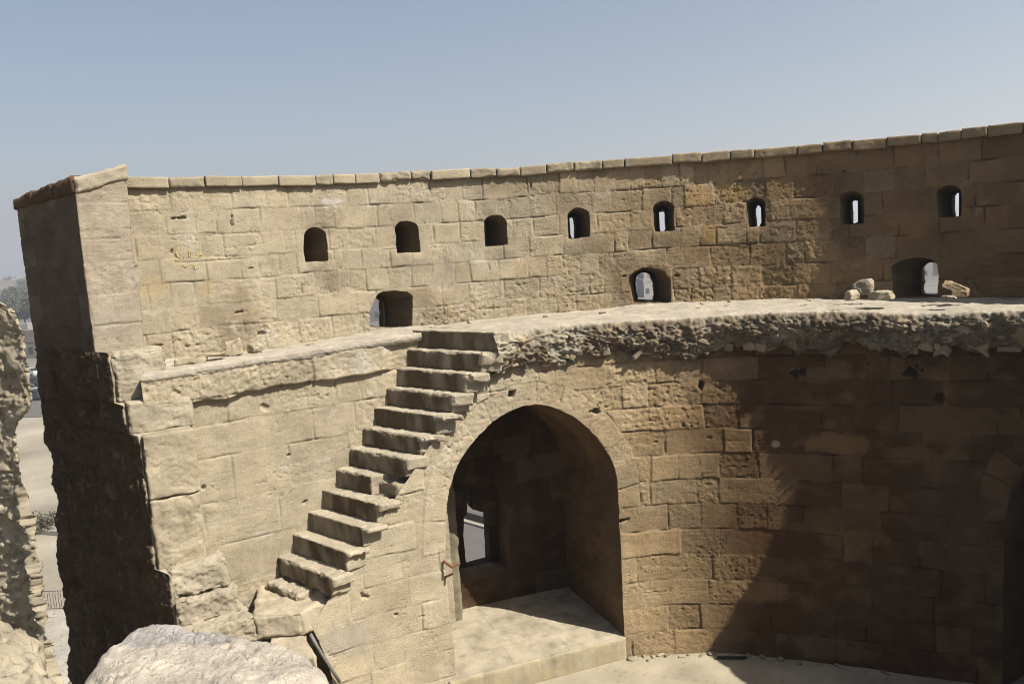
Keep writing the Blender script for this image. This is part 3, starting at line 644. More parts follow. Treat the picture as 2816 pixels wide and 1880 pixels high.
reveal('window_recess', br[0], rec_t, 10, dict(revcol=np.array([.26, .18, .11])), nich, rough=.03, seed=67)  # paler than the back wall to make up for missing light
RWp = Plan([BWp.pos(np.array([rec[0][0]-.12]))[0]+nN*(D_R-.01), BWp.pos(np.array([rec[1][0]+.12]))[0]+nN*(D_R-.01)], smooth=False)
win = [RWp.hit(*q) for q in [(1283,1563),(1349,1546),(1345,1470),(1342,1408),(1322,1406),(1300,1400),(1298,1360),(1297,1337),(1287,1338),(1285,1380),(1284,1415),(1276,1420),(1275,1470)]]
wface, wr = wall_sheet('window_wall', RWp, np.arange(0, RWp.len, .02), np.arange(rec[0][1]-.12, rec[2][1]+.12, .02), dict(BM, lay=layout(3, bc, .3, .6, 5)), nich, [poly_sdf(win)], jag=0.01)
reveal('window_opening', wr[0], lambda u, v, f: np.column_stack([RWp.pos(u)+nN[None]*(.30*f), v]), 5, dict(revcol=np.array([.10, .075, .05])), nich, rough=.012, seed=71)
# stub of masonry in the back left corner of the niche
p0 = w0+nN*1.83-tN*.15; p1 = w0+nN*1.83+tN*.70
rock_box('corner_pier', slab8(p0, p1, nN*.5, Z_NICHE-.05, -3.6), nich, rough=.03, rnd_r=.05, seed=72, base=CREAM*.6, step=.035)
dust = GREY*.55+CREAM*.5
fl8 = [w0-nN*.03-tN*.14, w1-nN*.03+tN*.03, w1+nN*(D_N+.6)+tN*.1, w0+nN*(D_N+.6)-tN*.1]
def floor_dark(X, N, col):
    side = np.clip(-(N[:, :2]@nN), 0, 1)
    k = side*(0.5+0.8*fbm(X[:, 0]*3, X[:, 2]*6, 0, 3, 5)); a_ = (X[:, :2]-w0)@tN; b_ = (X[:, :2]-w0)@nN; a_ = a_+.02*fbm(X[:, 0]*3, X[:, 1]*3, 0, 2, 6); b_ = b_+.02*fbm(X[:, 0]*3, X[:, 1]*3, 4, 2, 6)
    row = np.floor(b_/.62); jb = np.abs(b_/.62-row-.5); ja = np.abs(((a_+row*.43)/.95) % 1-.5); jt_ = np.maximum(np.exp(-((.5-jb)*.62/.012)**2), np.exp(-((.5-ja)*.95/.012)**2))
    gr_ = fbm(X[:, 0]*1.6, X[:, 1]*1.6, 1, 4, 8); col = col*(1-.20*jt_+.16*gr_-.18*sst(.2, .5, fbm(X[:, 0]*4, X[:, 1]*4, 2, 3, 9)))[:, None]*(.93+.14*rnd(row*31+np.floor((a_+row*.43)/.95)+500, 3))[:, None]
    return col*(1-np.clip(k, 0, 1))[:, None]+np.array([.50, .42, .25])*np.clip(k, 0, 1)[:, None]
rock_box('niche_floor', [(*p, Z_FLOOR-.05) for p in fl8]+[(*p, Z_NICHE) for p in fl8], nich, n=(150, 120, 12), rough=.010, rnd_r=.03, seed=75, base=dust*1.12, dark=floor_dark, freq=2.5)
# iron bracket stub at the left edge of the arch
rust = flat_mat('rusty_iron', (.23, .11, .05), .85, .2, .4, 40)
q = hitL(1222, 1549); pB = LOW.pos(np.array([q[0]]))[0]+LOW.nrm(np.array([q[0]]))[0]*(.05-BAT*(q[1]-Z_FLOOR)); g = MB()
g.tube([(pB[0]-.03, pB[1]+.03, q[1]+.05), (pB[0]+.10, pB[1]-.08, q[1]-.01), (pB[0]+.22, pB[1]-.03, q[1]+.03)], .022, 6)
g.tube([(pB[0]-.02, pB[1]+.03, q[1]-.20), (pB[0]+.12, pB[1]-.07, q[1]-.11)], .018, 6)
g.build('iron_bracket', rust, nich)
# --- niche two (mostly beyond the right edge of the photograph)
n2 = tag(bpy.data.objects.new('arched_niche', None), 'second dark niche cut by the right edge of the photo'); COL.objects.link(n2); n2.parent = tower
a2 = LOW.pos(np.array([u2L]))[0]; b2 = LOW.pos(np.array([u2R]))[0]; t2 = (b2-a2)/np.linalg.norm(b2-a2); m2 = np.array([-t2[1], t2[0]])
reveal('vault', lr[1], lambda u, v, f: np.column_stack([a2[None]+t2[None]*((u-u2L)/(u2R-u2L)*np.linalg.norm(b2-a2))[:, None]+m2[None]*(2.2*f), v]), 14, NM, n2, rough=.03, seed=81)
B2 = Plan([a2+m2*2.2-t2*.3, b2+m2*2.2+t2*.3], smooth=False)
wall_sheet('back_wall', B2, np.arange(0, B2.len, .06), np.arange(Z_FLOOR-.1, -2.4, .06), dict(BM, lay=layout(B2.len, bc, .4, 1.1, 77)), n2)

# --- ledge and wall walk: one lofted crust from the parapet foot over the broken edge and back under it
def loft(name, inner, edge, back, n_s, prof_n, parent, seed, zin, zed, face_h, under, amp_top, amp_face, colf, round_r=.10):
    """inner/edge: arrays of (n_s,2); back: unit outward direction at edge (away from courtyard)"""
    W_ = np.linalg.norm(edge-inner, axis=1); sq = np.arange(n_s)*.017
    jagv = 1+(.30*fbm(sq*1.1, 0*sq, seed*.7, 3, seed+50)+.22*fbm(sq*5, 0*sq, seed*.3, 3, seed+51))*min(1, face_h*2)
    wt = np.linspace(0, 1, prof_n[0])**0.75; rows = []; typ = []
    d = (edge-inner)/W_[:, None]
    for t in wt: rows.append(np.column_stack([inner+(edge-inner-d*round_r)*t, zin*(1-t)+zed*t])); typ.append(0)
    for a in np.linspace(0, math.pi/2, 7)[1:]:
        rows.append(np.column_stack([edge-d*round_r*(1-math.sin(a)), zed-round_r*(1-math.cos(a))])); typ.append(math.sin(a))
    for t in np.linspace(0, 1, prof_n[1])[1:]:
        rows.append(np.column_stack([edge+d*((.05*math.sin(math.pi*t**.75)-.10*t)*min(1, face_h*2)), zed-round_r-(face_h*jagv-round_r)*t])); typ.append(1)
    for t in np.linspace(0, 1, prof_n[2])[1:]:
        rows.append(np.column_stack([edge-d*.11*min(1, face_h*2)+back*under*t, zed-face_h*jagv-.06*t])); typ.append(1-.6*t if t < 1 else .3)
    X = np.stack(rows, 1); n_p = X.shape[1]; T = np.broadcast_to(np.array(typ)[None], (n_s, n_p))
    Nn = np.zeros_like(X); k = len(wt)
    nrm = np.concatenate([d, np.zeros((n_s, 1))], 1)
    for j in range(n_p):
        if j < k: Nn[:, j] = (0, 0, 1)
        elif j < k+6: a = (j-k+1)/6*math.pi/2; Nn[:, j] = nrm*math.sin(a)+np.array([0, 0, math.cos(a)])
        elif j < k+6+prof_n[1]-1: Nn[:, j] = nrm
        else: Nn[:, j] = nrm*.5+np.array([0, 0, -.85])
    x, y, z = X[..., 0], X[..., 1], X[..., 2]
    f1, f2, idc = worley(x*4.6+.5*fbm(x*3, y*3, z*3, 2, seed+8), y*4.6, z*7.5, seed); rub = np.clip((f2-f1)*2.0, 0, 1)
    big = fbm(x*1.3, y*1.3, z*1.3, 3, seed+1); mid = fbm(x*5, y*5, z*5, 4, seed+2); fin = fbm(x*18, y*18, z*18, 3, seed+3)
    mask = .35+.65*sst(-0.15, 0.25, pn(x*1.1, y*1.1, z*1.5, seed+4)+0.1)
    g1, g2, gid = worley(x*12+.6*mid, y*12+.6*mid, z*15, seed+9)
    crack = np.exp(-((f2-f1)/.06)**2)
    dd = T*(amp_face*(0.45*big+0.8*mid+0.75*fin)+amp_face*mask*(1.1*(idc-.5)-.45*crack+.4*(gid-.5)))+(1-T)*amp_top*(0.7*big+0.6*mid+.4*fin)
    X = X+Nn*dd[..., None]
    c = colf(x, y, z, T, mid, big, rub, fin)
    return mesh(name, X.reshape(-1, 3), grid_faces(n_s, n_p), M_STONE, parent, c.reshape(-1, 3))
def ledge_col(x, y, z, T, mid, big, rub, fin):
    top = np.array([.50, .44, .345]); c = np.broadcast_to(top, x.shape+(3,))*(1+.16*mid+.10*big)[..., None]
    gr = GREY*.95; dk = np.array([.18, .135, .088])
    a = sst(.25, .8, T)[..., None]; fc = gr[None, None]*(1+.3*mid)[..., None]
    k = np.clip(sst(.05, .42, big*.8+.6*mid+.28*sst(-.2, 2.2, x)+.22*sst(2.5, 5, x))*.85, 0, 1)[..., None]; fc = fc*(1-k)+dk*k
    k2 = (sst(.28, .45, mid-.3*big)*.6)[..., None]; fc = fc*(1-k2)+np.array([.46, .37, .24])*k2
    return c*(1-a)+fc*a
ns = 820
tt = np.linspace(0, 1, ns)**1.0
ue = tt*EDGE.len; ed = EDGE.pos(ue)
uA0 = near_u(PARA, (-1.55, 14.2)); ui = uA0+(PARA.len-uA0)*np.clip(tt*1.02, 0, 1)
# pair inner and edge along similar bearings
ang_e = np.arctan2(ed[:, 0]-2.2, ed[:, 1]-5.0); pin = PARA.pos(PARA.u); ang_p = np.arctan2(pin[:, 0]-2.2, pin[:, 1]-5.0)
ui = np.interp(ang_e, ang_p, PARA.u); k0 = np.clip(1-tt/0.10, 0, 1); ui = ui*(1-k0)+(ui[0]*(1-k0)+uA0*k0)*k0
inn = PARA.pos(ui)-PARA.nrm(ui)*.06
ed = ed-EDGE.nrm(ue)*(.09*sst(0, .5, ue))[:, None]
zin = np.interp(ui, PARA.u, Z_BASE(PARA.u))
bk = -EDGE.nrm(ue)
zed = -1.335+0.02*np.sin(ue*1.7)
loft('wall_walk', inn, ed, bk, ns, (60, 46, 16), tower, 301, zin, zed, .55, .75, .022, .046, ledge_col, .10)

rs = np.random.RandomState(9); pl = []
for i in range(190):
    t = rs.uniform(.02, .78); j = int(t*(ns-1)); z = zed[j]-.16-rs.uniform(0, 1)*.40; e_ = ed[j]; n_ = EDGE.nrm(ue[j:j+1])[0]
    if pn(e_[0]*.9, z*2.2, 5.5, 31)+.12 < 0: continue
    f_ = min(1, max(0, (zed[j]-z)/.6)); pl.append(((e_[0]+n_[0]*(.02-.10*f_), e_[1]+n_[1]*(.02-.10*f_), z), (n_[0], n_[1], -.15)))
rubble('rubble_edge', pl, tower, 3000, GREY*.60+CREAM*.22+STAIN_SHADE*.7, .05, .22)

# ================================================================== STAIR SIDE WALL (left) WITH ITS LEDGE
side = thing('stair_wall', 'straight wall of large limestone blocks rising beside the worn stone stairs', 'wall', (-3.2, 12.3, Z_FLOOR))
sc = [-5.25, -4.68, -4.05, -3.42, -2.78, -2.30, -1.90]
SM = dict(seed=41, courses=sc, lay=layout(LEFT.len, sc, .7, 1.35, 415), jd=.028, off=.02, rough=.8, stain=.10, hv=.12, ochre=lambda u, v: .12+0*u,
          roughzone=lambda u, v: 1+.8*sst(-2.5, -2.1, v))
hl = lambda x, y: LEFT.hit(x, y)
SM['marks'] = [(*hl(990, 1000), .16, .20, (.55, .50, .42), .7), (*hl(850, 1300), .3, .2, (.44, .38, .27), .4)]
SM['holes'] = [(*hl(842, 1377), .03, .06), (*hl(795, 1250), .02, .05), (*hl(560, 1340), .03, .05), (*hl(730, 1120), .05, .04)]
def ledge_out(u, v):
    zb = -1.92+.08*pn(u*2.1, 0*u, 4.4, 8)-.10*sst(1.2, .2, u)*pn(u*3, v*0, 1, 4)
    k = sst(zb-.02, zb+.03, v)*sst(LEFT.len-.75, LEFT.len-1.0, u)
    return k*(.10+.03*pn(u*2.5, v*2, 0, 12))
wall_sheet('wall_face', LEFT, np.arange(0, LEFT.len, .017), np.arange(-6.6, -1.36, .017), SM, side, cut=lambda u, v: v-(np.interp(u, [0, LEFT.len], [-1.50, -1.39])), extra=ledge_out)
ns = 230; ul = np.linspace(0, LEFT.len-.1, ns); ed = LEFT.pos(ul)+LEFT.nrm(ul)*.11
ui = np.linspace(near_u(PARA, (-5.2, 12.2)), uA0+.25, ns); inn = PARA.pos(ui)-PARA.nrm(ui)*.06
def lcol(x, y, z, T, mid, big, rub, fin): return np.broadcast_to(np.array([.50, .44, .35]), x.shape+(3,))*(1+.2*mid+.1*big)[..., None]*(1-.18*T)[..., None]
loft('ledge', inn, ed, -LEFT.nrm(ul), ns, (46, 8, 6), side, 311, np.interp(ui, PARA.u, Z_BASE(PARA.u)), np.interp(ul, [0, LEFT.len], [-1.455, -1.345]), .13, .12, .02, .014, lcol, .05)

# ================================================================== RUINED PIER
pier = thing('ruined_pier', 'broken stepped end of the tower wall, one side in deep shade', 'wall', (-5.6, 11.3, Z_FLOOR-2))
cor = [(216,527),(262,972),(290,980),(345,1072),(372,1130),(410,1200),(425,1300),(445,1440),(455,1530),(500,1620),(540,1680),(575,1720),(600,1880)]
cs = []
for q in cor: P = onplane(*q, C0, DT); cs.append((P[2], (P-C0)[:2]@DT))
cs.sort(); cz_, cs_ = [a for a, b in cs], [b for a, b in cs]
stp = [(-1.155, .42), (-1.82, .66), (-2.22, .95), (-4.06, 1.28), (-4.78, 1.66)]
def smax(z):
    s = stp[0][1]
    for zt_, s_ in stp:
        if z <= zt_+1e-6: s = s_
    return s
sm_ = sorted((onplane(*q, C0, DT)[2], (onplane(*q, C0, DT)-C0)[:2]@DT) for q in [(60,750),(90,900),(95,960),(112,1100),(115,1150),(122,1200),(126,1236),(138,1242),(148,1300),(150,1340),(158,1395),(151,1430),(155,1500),(162,1550),(170,1600),(178,1700),(184,1760),(190,1840)])
smin = lambda z: np.interp(z, [a for a, b in sm_], [b for a, b in sm_])
zz = np.concatenate([np.arange(-18, -7.2, .12), np.arange(-7.2, -1.12, .018)])
w_back = np.linspace(0, 1, 24)[:-1]; w_front = np.linspace(0, 1, 170); w_ret = np.linspace(0, 1, 30)[1:]
nDk = np.array([DT[1], -DT[0]]); nRet = np.array([E_L[1], -E_L[0]])
rows = []; nor = []
for z in zz:
    s0, s1 = smin(z), smax(z)-.05+.05*float(pn(z*2.3, 1.7, 0, 66)); bkd = np.array([.2, .98])
    p0 = C0[:2]+DT*s0; p1 = C0[:2]+DT*s1
    a = np.concatenate([p0+bkd*1.3*(1-w_back)[:, None], p0+(p1-p0)*w_front[:, None], p1+(E_L*0.20-nRet*.16)*w_ret[:, None]])
    rows.append(np.column_stack([a, np.full(len(a), z)]))
    n_ = np.concatenate([np.tile([-.98, .2], (len(w_back), 1)), np.tile(nDk, (len(w_front), 1)), np.tile(nRet, (len(w_ret), 1))]); nor.append(n_)
X = np.array(rows); Nn = np.array(nor)
for _ in range(4): Nn[:, 1:-1] = (Nn[:, :-2]+2*Nn[:, 1:-1]+Nn[:, 2:])/4
Nn /= np.linalg.norm(Nn, axis=2)[..., None]
sU = np.concatenate([np.zeros((len(zz), 1)), np.cumsum(np.linalg.norm(np.diff(X[..., :2], axis=1), axis=2), 1)], 1); sV = X[..., 2]
pcs = list(np.arange(-12, -1.6, .46))
DM = dict(seed=55, courses=pcs, lay=layout(5, pcs, .35, .9, 551), jd=.03, off=.05, rough=1.5, stain=.7, ochre=lambda u, v: .25+0*u)
d, c = masonry(sU.ravel(), sV.ravel(), DM)
x, y, z = X[..., 0].ravel(), X[..., 1].ravel(), X[..., 2].ravel()
d = d*.8+.05*fbm(x*2.2, y*2.2, z*2.2, 4, 57)+.02*fbm(x*9, y*9, z*9, 3, 58)
Xd = X.reshape(-1, 3).copy(); Xd[:, :2] += Nn.reshape(-1, 2)*d[:, None]
c = c*.15+(STAIN_SHADE*.80)[None]*.85*(1+.5*fbm(x*4, y*4, z*4, 3, 59))[:, None]  # shade of the end face painted into its stone colour
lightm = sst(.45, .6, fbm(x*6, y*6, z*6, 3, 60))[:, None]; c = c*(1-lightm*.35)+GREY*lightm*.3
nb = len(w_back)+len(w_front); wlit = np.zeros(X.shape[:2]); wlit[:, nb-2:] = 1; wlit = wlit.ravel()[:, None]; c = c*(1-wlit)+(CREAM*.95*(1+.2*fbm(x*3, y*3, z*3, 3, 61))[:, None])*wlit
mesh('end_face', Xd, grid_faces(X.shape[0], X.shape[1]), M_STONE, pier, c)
def corner_at(zv, ds=0.0): return C0[:2]+DT*(smax(zv)+ds)
def pier_block(name, zc, px_r, z0, z1, depth, seed, base, rg, ds=0.0, rr=.05, out=0.03):
    big_ = name == 'broken_block'
    p = corner_at(zc, ds)+nRet*out; R = onplane(px_r[0], px_r[1], p, E_L)[:2]
    return rock_box(name, slab8(p, R, -nRet*depth, z0, z1), pier, rough=rg, rnd_r=rr, seed=seed, base=base, freq=5, step=.019, chip=.05 if big_ else .015, facet=.012 if big_ else .0, cuts=3 if big_ else 0, crack=.022 if big_ else .014)
pier_block('broken_block', -1.40, (462, 1030), -1.84, -1.145, .95, 401, GREY*.6+CREAM*.42, .03, rr=.06, out=.0)
pier_block('pilaster', -2.0, (530, 1120), -2.24, -1.80, .6, 402, GREY*.55+CREAM*.48, .018, rr=.03)
pier_block('pilaster', -2.6, (540, 1230), -3.10, -2.23, .6, 403, CREAM*1.0, .014, rr=.014)
pier_block('pilaster', -3.3, (558, 1420), -4.12, -3.11, .6, 404, CREAM*.98, .022, rr=.016)
pier_block('broken_block', -4.3, (625, 1560), -4.42, -4.02, .9, 405, GREY*.58+CREAM*.45, .03, rr=.03, out=.02, ds=-.06)
pier_block('broken_block', -4.55, (655, 1620), -4.80, -4.42, .9, 408, GREY*.55+CREAM*.45, .035, rr=.03, out=.07, ds=-.02)
pier_block('broken_block', -4.85, (700, 1680), -5.14, -4.77, .9, 406, GREY*.55+CREAM*.48, .03, rr=.03, out=.05, ds=-.03)
pier_block('broken_block', -5.3, (712, 1740), -7.0, -5.14, .9, 409, GREY*.52+CREAM*.48, .03, rr=.03, out=.10, ds=.02)

# ================================================================== STAIRS
stairs = thing('stone_staircase', 'steep flight of thirteen worn stone steps climbing to the wall walk', 'stairs', (-2.4, 11.6, -5.0))
def step_shade(X, N, col):
    h = np.clip(-(N[:, 0]*.64+N[:, 1]*.77), 0, 1)*(np.abs(N[:, 2]) < .5)  # riser shade painted in by the way each face points
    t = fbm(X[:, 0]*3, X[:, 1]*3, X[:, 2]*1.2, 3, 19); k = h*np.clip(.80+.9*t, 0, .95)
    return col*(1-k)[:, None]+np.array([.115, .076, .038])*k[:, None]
for k in range(13):
    L, R_ = SLf(k), SRf(k); Lb, Rb = SLf(k-1), SRf(k-1); e = (R_-L)/np.linalg.norm(R_-L)
    if k == 0: Lb, Rb = L+(SLf(0)-SLf(1))*2.2, R_+(SRf(0)-SRf(1))*.7
    L2, Lb2 = L-e*.25, Lb-e*.25; Rb = Rb+(Rb-R_)*.25; Lb2 = Lb2+(Lb2-L2)*.25
    R2 = R_+e*(.03 if k else 0)+e*[0, .0, .02, .03, .04, .0, .02, -.42, .03, .05, .03, .03, -.45][k]; Rb2 = Rb+e*(.03 if k else 0)+e*[0, .0, .0, .03, .05, .0, .02, -.42, .03, .05, .04, .02, -.45][k]
    if k == 12: L2 = L+e*.05; Lb2 = Lb+e*.05
    zt = Zs[k]; zb = zt-RISE-.02
    c8 = [(*L2, zb), (*R2, zb), (*Rb2, zb), (*Lb2, zb), (*L2, zt), (*R2, zt), (*Rb2, zt-.004), (*Lb2, zt-.004)]
    s_ = rock_box('step', c8, stairs, rough=[.010, .014, .012, .018, .012, .018, .014, .014, .016, .010, .010, .018, .025][k], rnd_r=[.018, .03, .022, .04, .02, .035, .03, .025, .018, .016, .018, .04, .06][k], seed=500+k, base=GREY*.58+CREAM*.55, freq=6, step=.016, dark=step_shade, chip=.03 if k else .01)
    if k not in (0, 7, 12):
        ex = [0, .05, .10, .06, .14, .12, .06, 0, .10, .16, .08, .07, 0][k]; th = [0, .2, .15, .20, .10, .10, .18, 0, .13, .08, .09, .16, 0][k]
        q0 = R2-e*.06; q1 = R2+e*ex; b0 = Rb2-e*.06; b1 = Rb2+e*(ex+.03)
        rock_box('tread_end', [(*q0, zt-th), (*q1, zt-th), (*b1, zt-th), (*b0, zt-th), (*q0, zt-.003), (*q1, zt-.003), (*b1, zt-.006), (*b0, zt-.006)], s_, rough=.012, rnd_r=.03, seed=560+k, base=GREY*.58+CREAM*.55, freq=6, step=.016, chip=.06)
    if k == 7: tag(s_, 'step with its outer end broken off')
    if k == 12: tag(s_, 'broken lowest step')
# loose remnant of the two broken steps
p = SRf(7)-(SRf(7)-SLf(7))/np.linalg.norm(SRf(7)-SLf(7))*.30; e = (SRf(7)-SLf(7))/np.linalg.norm(SRf(7)-SLf(7)); b_ = SRf(6)-SRf(7)
rock_box('step_core', slab8(p-e*.2+b_*.55, p+e*.30+b_*.55, b_*.9, Zs[7]-RISE-.05, Zs[7]-.10), stairs, rough=.04, rnd_r=.05, seed=531, base=CREAM*.9, step=.025)
# fill behind the treads so that nothing shows through
for k in (5, 8, 11):
    L, R_ = SLf(k+.8), SRf(k+.8); Lb, Rb = SLf(k-2.4), SRf(k-2.4); e = (R_-L)/np.linalg.norm(R_-L)
    c = [(*(L-e*.3), Zs[k]-RISE*2-.45), (*(R_-e*.22), Zs[k]-RISE*2-.45), (*(Rb-e*.22), Zs[k]-RISE*2-.45), (*(Lb-e*.3), Zs[k]-RISE*2-.45)]
    zt = Zs[k]-RISE*.95
    c += [(*(L-e*.3), zt-RISE), (*(R_-e*.22), zt-RISE), (*(Rb-e*.22), zt+RISE*1.6), (*(Lb-e*.3), zt+RISE*1.6)]
    rock_box('rubble_core', c, stairs, rough=.04, rnd_r=.04, seed=540+k, base=CREAM*.85, step=.05)
yel = np.array([.56, .475, .345])
lp = [atz(x, y, -4.80) for x, y in [(694, 1694), (828, 1683), (925, 1635), (705, 1606)]]
rock_box('landing', [(*p[:2], -5.16) for p in lp]+[tuple(p) for p in lp], stairs, rough=.025, rnd_r=.05, seed=551, base=yel*.95, step=.022)
lp = [atz(x, y, -5.14) for x, y in [(735, 1800), (872, 1802), (832, 1722), (742, 1750)]]
rock_box('landing', [(*p[:2], -6.2) for p in lp]+[tuple(p) for p in lp], stairs, rough=.025, rnd_r=.05, seed=552, base=yel*.95, step=.022)

# drain pipe running down the crack beside the landing
pm = flat_mat('dull_pipe', (.20, .18, .165), .7, .1, .25, 20)
q0, q1, q2 = onplane(853, 1742, LOW.pos(np.array([u_edge_l]))[0], E_L), onplane(877, 1786, LOW.pos(np.array([u_edge_l]))[0], E_L), onplane(904, 1828, LOW.pos(np.array([u_edge_l]))[0], E_L)
nn = np.array([.53, -.85, 0])*.05
g = MB(); g.tube([q0+nn*.2, q1+nn*.8, q2+nn, q2+(q2-q1)*1.0+nn], .024, 10)
tag(g.build('drain_pipe', pm, None, True), 'dull grey pipe running down the crack beside the stair foot', 'pipe')

# ================================================================== COURTYARD FLOOR, GROUND
M_FLOOR = stone_mat('dusty_paving', grain=.7, bump=.3, scale=.6)
nx, ny = 260, 200
X, Y = np.meshgrid(np.linspace(-4.2, 10.2, nx), np.linspace(2.4, 13.2, ny), indexing='ij')
f = fbm(X*1.1, Y*1.1, 0, 4, 700); g_ = np.abs(((X*.35+Y*.94) % 1.1)-.55); h_ = np.abs(((X*.94-Y*.35+np.floor((X*.35+Y*.94)/1.1)*.6) % 1.5)-.75)
jt = np.clip(np.exp(-((.55-g_)/.012)**2)+np.exp(-((.75-h_)/.012)**2), 0, 1)
fc = (GREY*.62+CREAM*.48)[None, None]*(1+.22*f)[..., None]*(1-.25*jt)[..., None]
o = mesh('floor', np.column_stack([X.ravel(), Y.ravel(), (Z_FLOOR+.012*f-.006*jt).ravel()]), grid_faces(nx, ny), M_FLOOR, None, fc.reshape(-1, 3)); tag(o, kind='structure')
q = atz(2010, 1808, Z_FLOOR+.03)
g = MB(); g.tube([(q[0]-.22, q[1]+.03, Z_FLOOR+.04), (q[0]+.02, q[1]-.01, Z_FLOOR+.045), (q[0]+.25, q[1]-.03, Z_FLOOR+.04)], .022, 8)
tag(g.build('metal_rod', flat_mat('dark_iron', (.03, .027, .025), .6, .4), None, True), 'short dark rod lying on the floor at the foot of the curved wall', 'rod')

# block under the camera, unseen, added to cut sky light and bounce
g = MB()
g.hexa([(-2.9, -8, Z_GROUND-.5), (9.6, -8, Z_GROUND-.5), (9.6, 2.7, Z_GROUND-.5), (-2.9, 3.3, Z_GROUND-.5), (-2.9, -8, -2.45), (9.6, -8, -2.45), (9.6, 2.7, -2.45), (-2.9, 3.3, -2.45)])
tag(g.build('unseen_terrace', stone_mat('terrace_stone', tuple(OCHRE*.6+BROWN*.3))), kind='structure')
M_GROUND = stone_mat('sandy_ground', grain=.6, bump=.2, scale=.05, blotch=.22)
nx = 420
gx = np.sign(np.linspace(-1, 1, nx))*np.abs(np.linspace(-1, 1, nx))**2.6*5000; gy = np.concatenate([np.linspace(-60, 20, 30)[:-1], 20+np.linspace(0, 1, 330)**2.6*5600])
X, Y = np.meshgrid(gx, gy, indexing='ij')
n1 = fbm(X/9, Y/9, 0, 4, 710); n2 = fbm(X/60, Y/60, 0, 3, 711); n3 = fbm(X/2.2, Y/2.2, 0, 3, 712)
gc = np.array([.40, .355, .275])[None, None]*(1+.25*n1+.15*n3)[..., None]
k = sst(.0, .5, n2+.3*n1)[..., None]; gc = gc*(1-.45*k)+np.array([.33, .29, .22])*.45*k
far = sst(110, 200, np.hypot(X, Y))[..., None]; gc = gc*(1-far)+np.array([.20, .19, .165])*(1+.5*n2)[..., None]*far
Zg = Z_GROUND+.15*n1*sst(10, 40, np.hypot(X, Y))*sst(70, 52, np.hypot(X+30, Y-45))
o = mesh('ground', np.column_stack([X.ravel(), Y.ravel(), Zg.ravel()]), grid_faces(len(gx), len(gy)), M_GROUND, None, gc.reshape(-1, 3)); tag(o, kind='structure')
# pale gravel terrace below the railing
def gz(x, y, z=Z_GROUND): return atz(x, y, z)
M_GRAVEL = stone_mat('pale_gravel', (.50, .46, .385), grain=1.3, bump=.6, scale=.12)
a, b = gz(60, 1697), gz(215, 1691)
dr = (b-a)[:2]/np.linalg.norm((b-a)[:2]); nb_ = np.array([-dr[1], dr[0]])
pts = [a[:2]-dr*10, a[:2]+dr*7, a[:2]+dr*7-nb_*16, a[:2]-dr*10-nb_*16]
G = 60; U_, V_ = np.meshgrid(np.linspace(0, 1, G), np.linspace(0, 1, G), indexing='ij')
P = pts[3]*(1-U_[..., None])*(1-V_[..., None])+pts[2]*U_[..., None]*(1-V_[..., None])+pts[1]*U_[..., None]*V_[..., None]+pts[0]*(1-U_[..., None])*V_[..., None]
zz_ = Z_GROUND+.30+.10*fbm(P[..., 0]*1.5, P[..., 1]*1.5, 0, 4, 720)
tag(mesh('gravel_terrace', np.column_stack([P.reshape(-1, 2), zz_.ravel()]), grid_faces(G, G), M_GRAVEL), kind='structure')
# railing
iron = flat_mat('grey_painted_iron', (.10, .095, .085), .6, .2)
rail = thing('iron_railing', 'low ornamental iron railing on the sandy ground beyond the pier', 'railing', (*a[:2], Z_GROUND))
zr = Z_GROUND+.28; H = 1.05; off = nb_*.15
def rp(s, z): p = a[:2]+dr*s+off; return (p[0], p[1], zr+z)
for z in (.08, H): 
    g = MB(); g.tube([rp(-3, z), rp(5, z)], .022, 6); g.build('rail', iron, rail, True)
sp = .145
for i in range(-18, 34):
    g = MB(); s = i*sp
    g.tube([rp(s, .06), rp(s, H)], .011, 5)
    if i % 2 == 0:
        pts_ = [rp(s+sp*(.5+.46*math.cos(t)), .56+.40*math.sin(t)) for t in np.linspace(0, 2*math.pi, 17)]; g.tube(pts_, .009, 4)
    g.build('baluster', iron, rail, True)

# road seen through the niche window
A_, B_ = gz(1262, 1426), gz(1352, 1452)
rd = (B_-A_)[:2]/np.linalg.norm((B_-A_)[:2]); rn = np.array([-rd[1], rd[0]])
if rn[1] < 0: rn = -rn
asph = stone_mat('worn_asphalt', (.155, .145, .135), grain=.8, bump=.2, scale=.2, blotch=.1)
def strip(name, c0, c1, mat, z, l0=-28, l1=70, kind='structure'):
    o_ = A_[:2]; v = [(*(o_+rd*l0+rn*c0), z), (*(o_+rd*l1+rn*c0), z), (*(o_+rd*l1+rn*c1), z), (*(o_+rd*l0+rn*c1), z)]
    o = mesh(name, v, [(0, 1, 2, 3)], mat, None, None, False); return tag(o, kind=kind)
strip('road', -7.6, -.45, asph, Z_GROUND+.05); strip('road', .55, 8.6, asph, Z_GROUND+.05)
M_CURB = stone_mat('kerb_stone', (.42, .39, .33), scale=.3)
med = thing('road_median', 'narrow raised kerb strip between the two carriageways of the road', 'median', (*A_[:2], Z_GROUND))
g = MB(); o_ = A_[:2]
def hx(c0, c1, z0, z1, l0=-28, l1=70):
    q = [o_+rd*l0+rn*c0, o_+rd*l1+rn*c0, o_+rd*l1+rn*c1, o_+rd*l0+rn*c1]; g.hexa([(*p, z0) for p in q]+[(*p, z1) for p in q])
hx(-.45, .55, Z_GROUND, Z_GROUND+.18); g.build('kerb', M_CURB, med)
g = MB(); hx(-.02, .10, Z_GROUND+.18, Z_GROUND+.62); g.build('barrier', flat_mat('dark_barrier', (.07, .065, .06), .7), med)
white = flat_mat('road_paint', (.6, .58, .54), .8)
dash = MB()
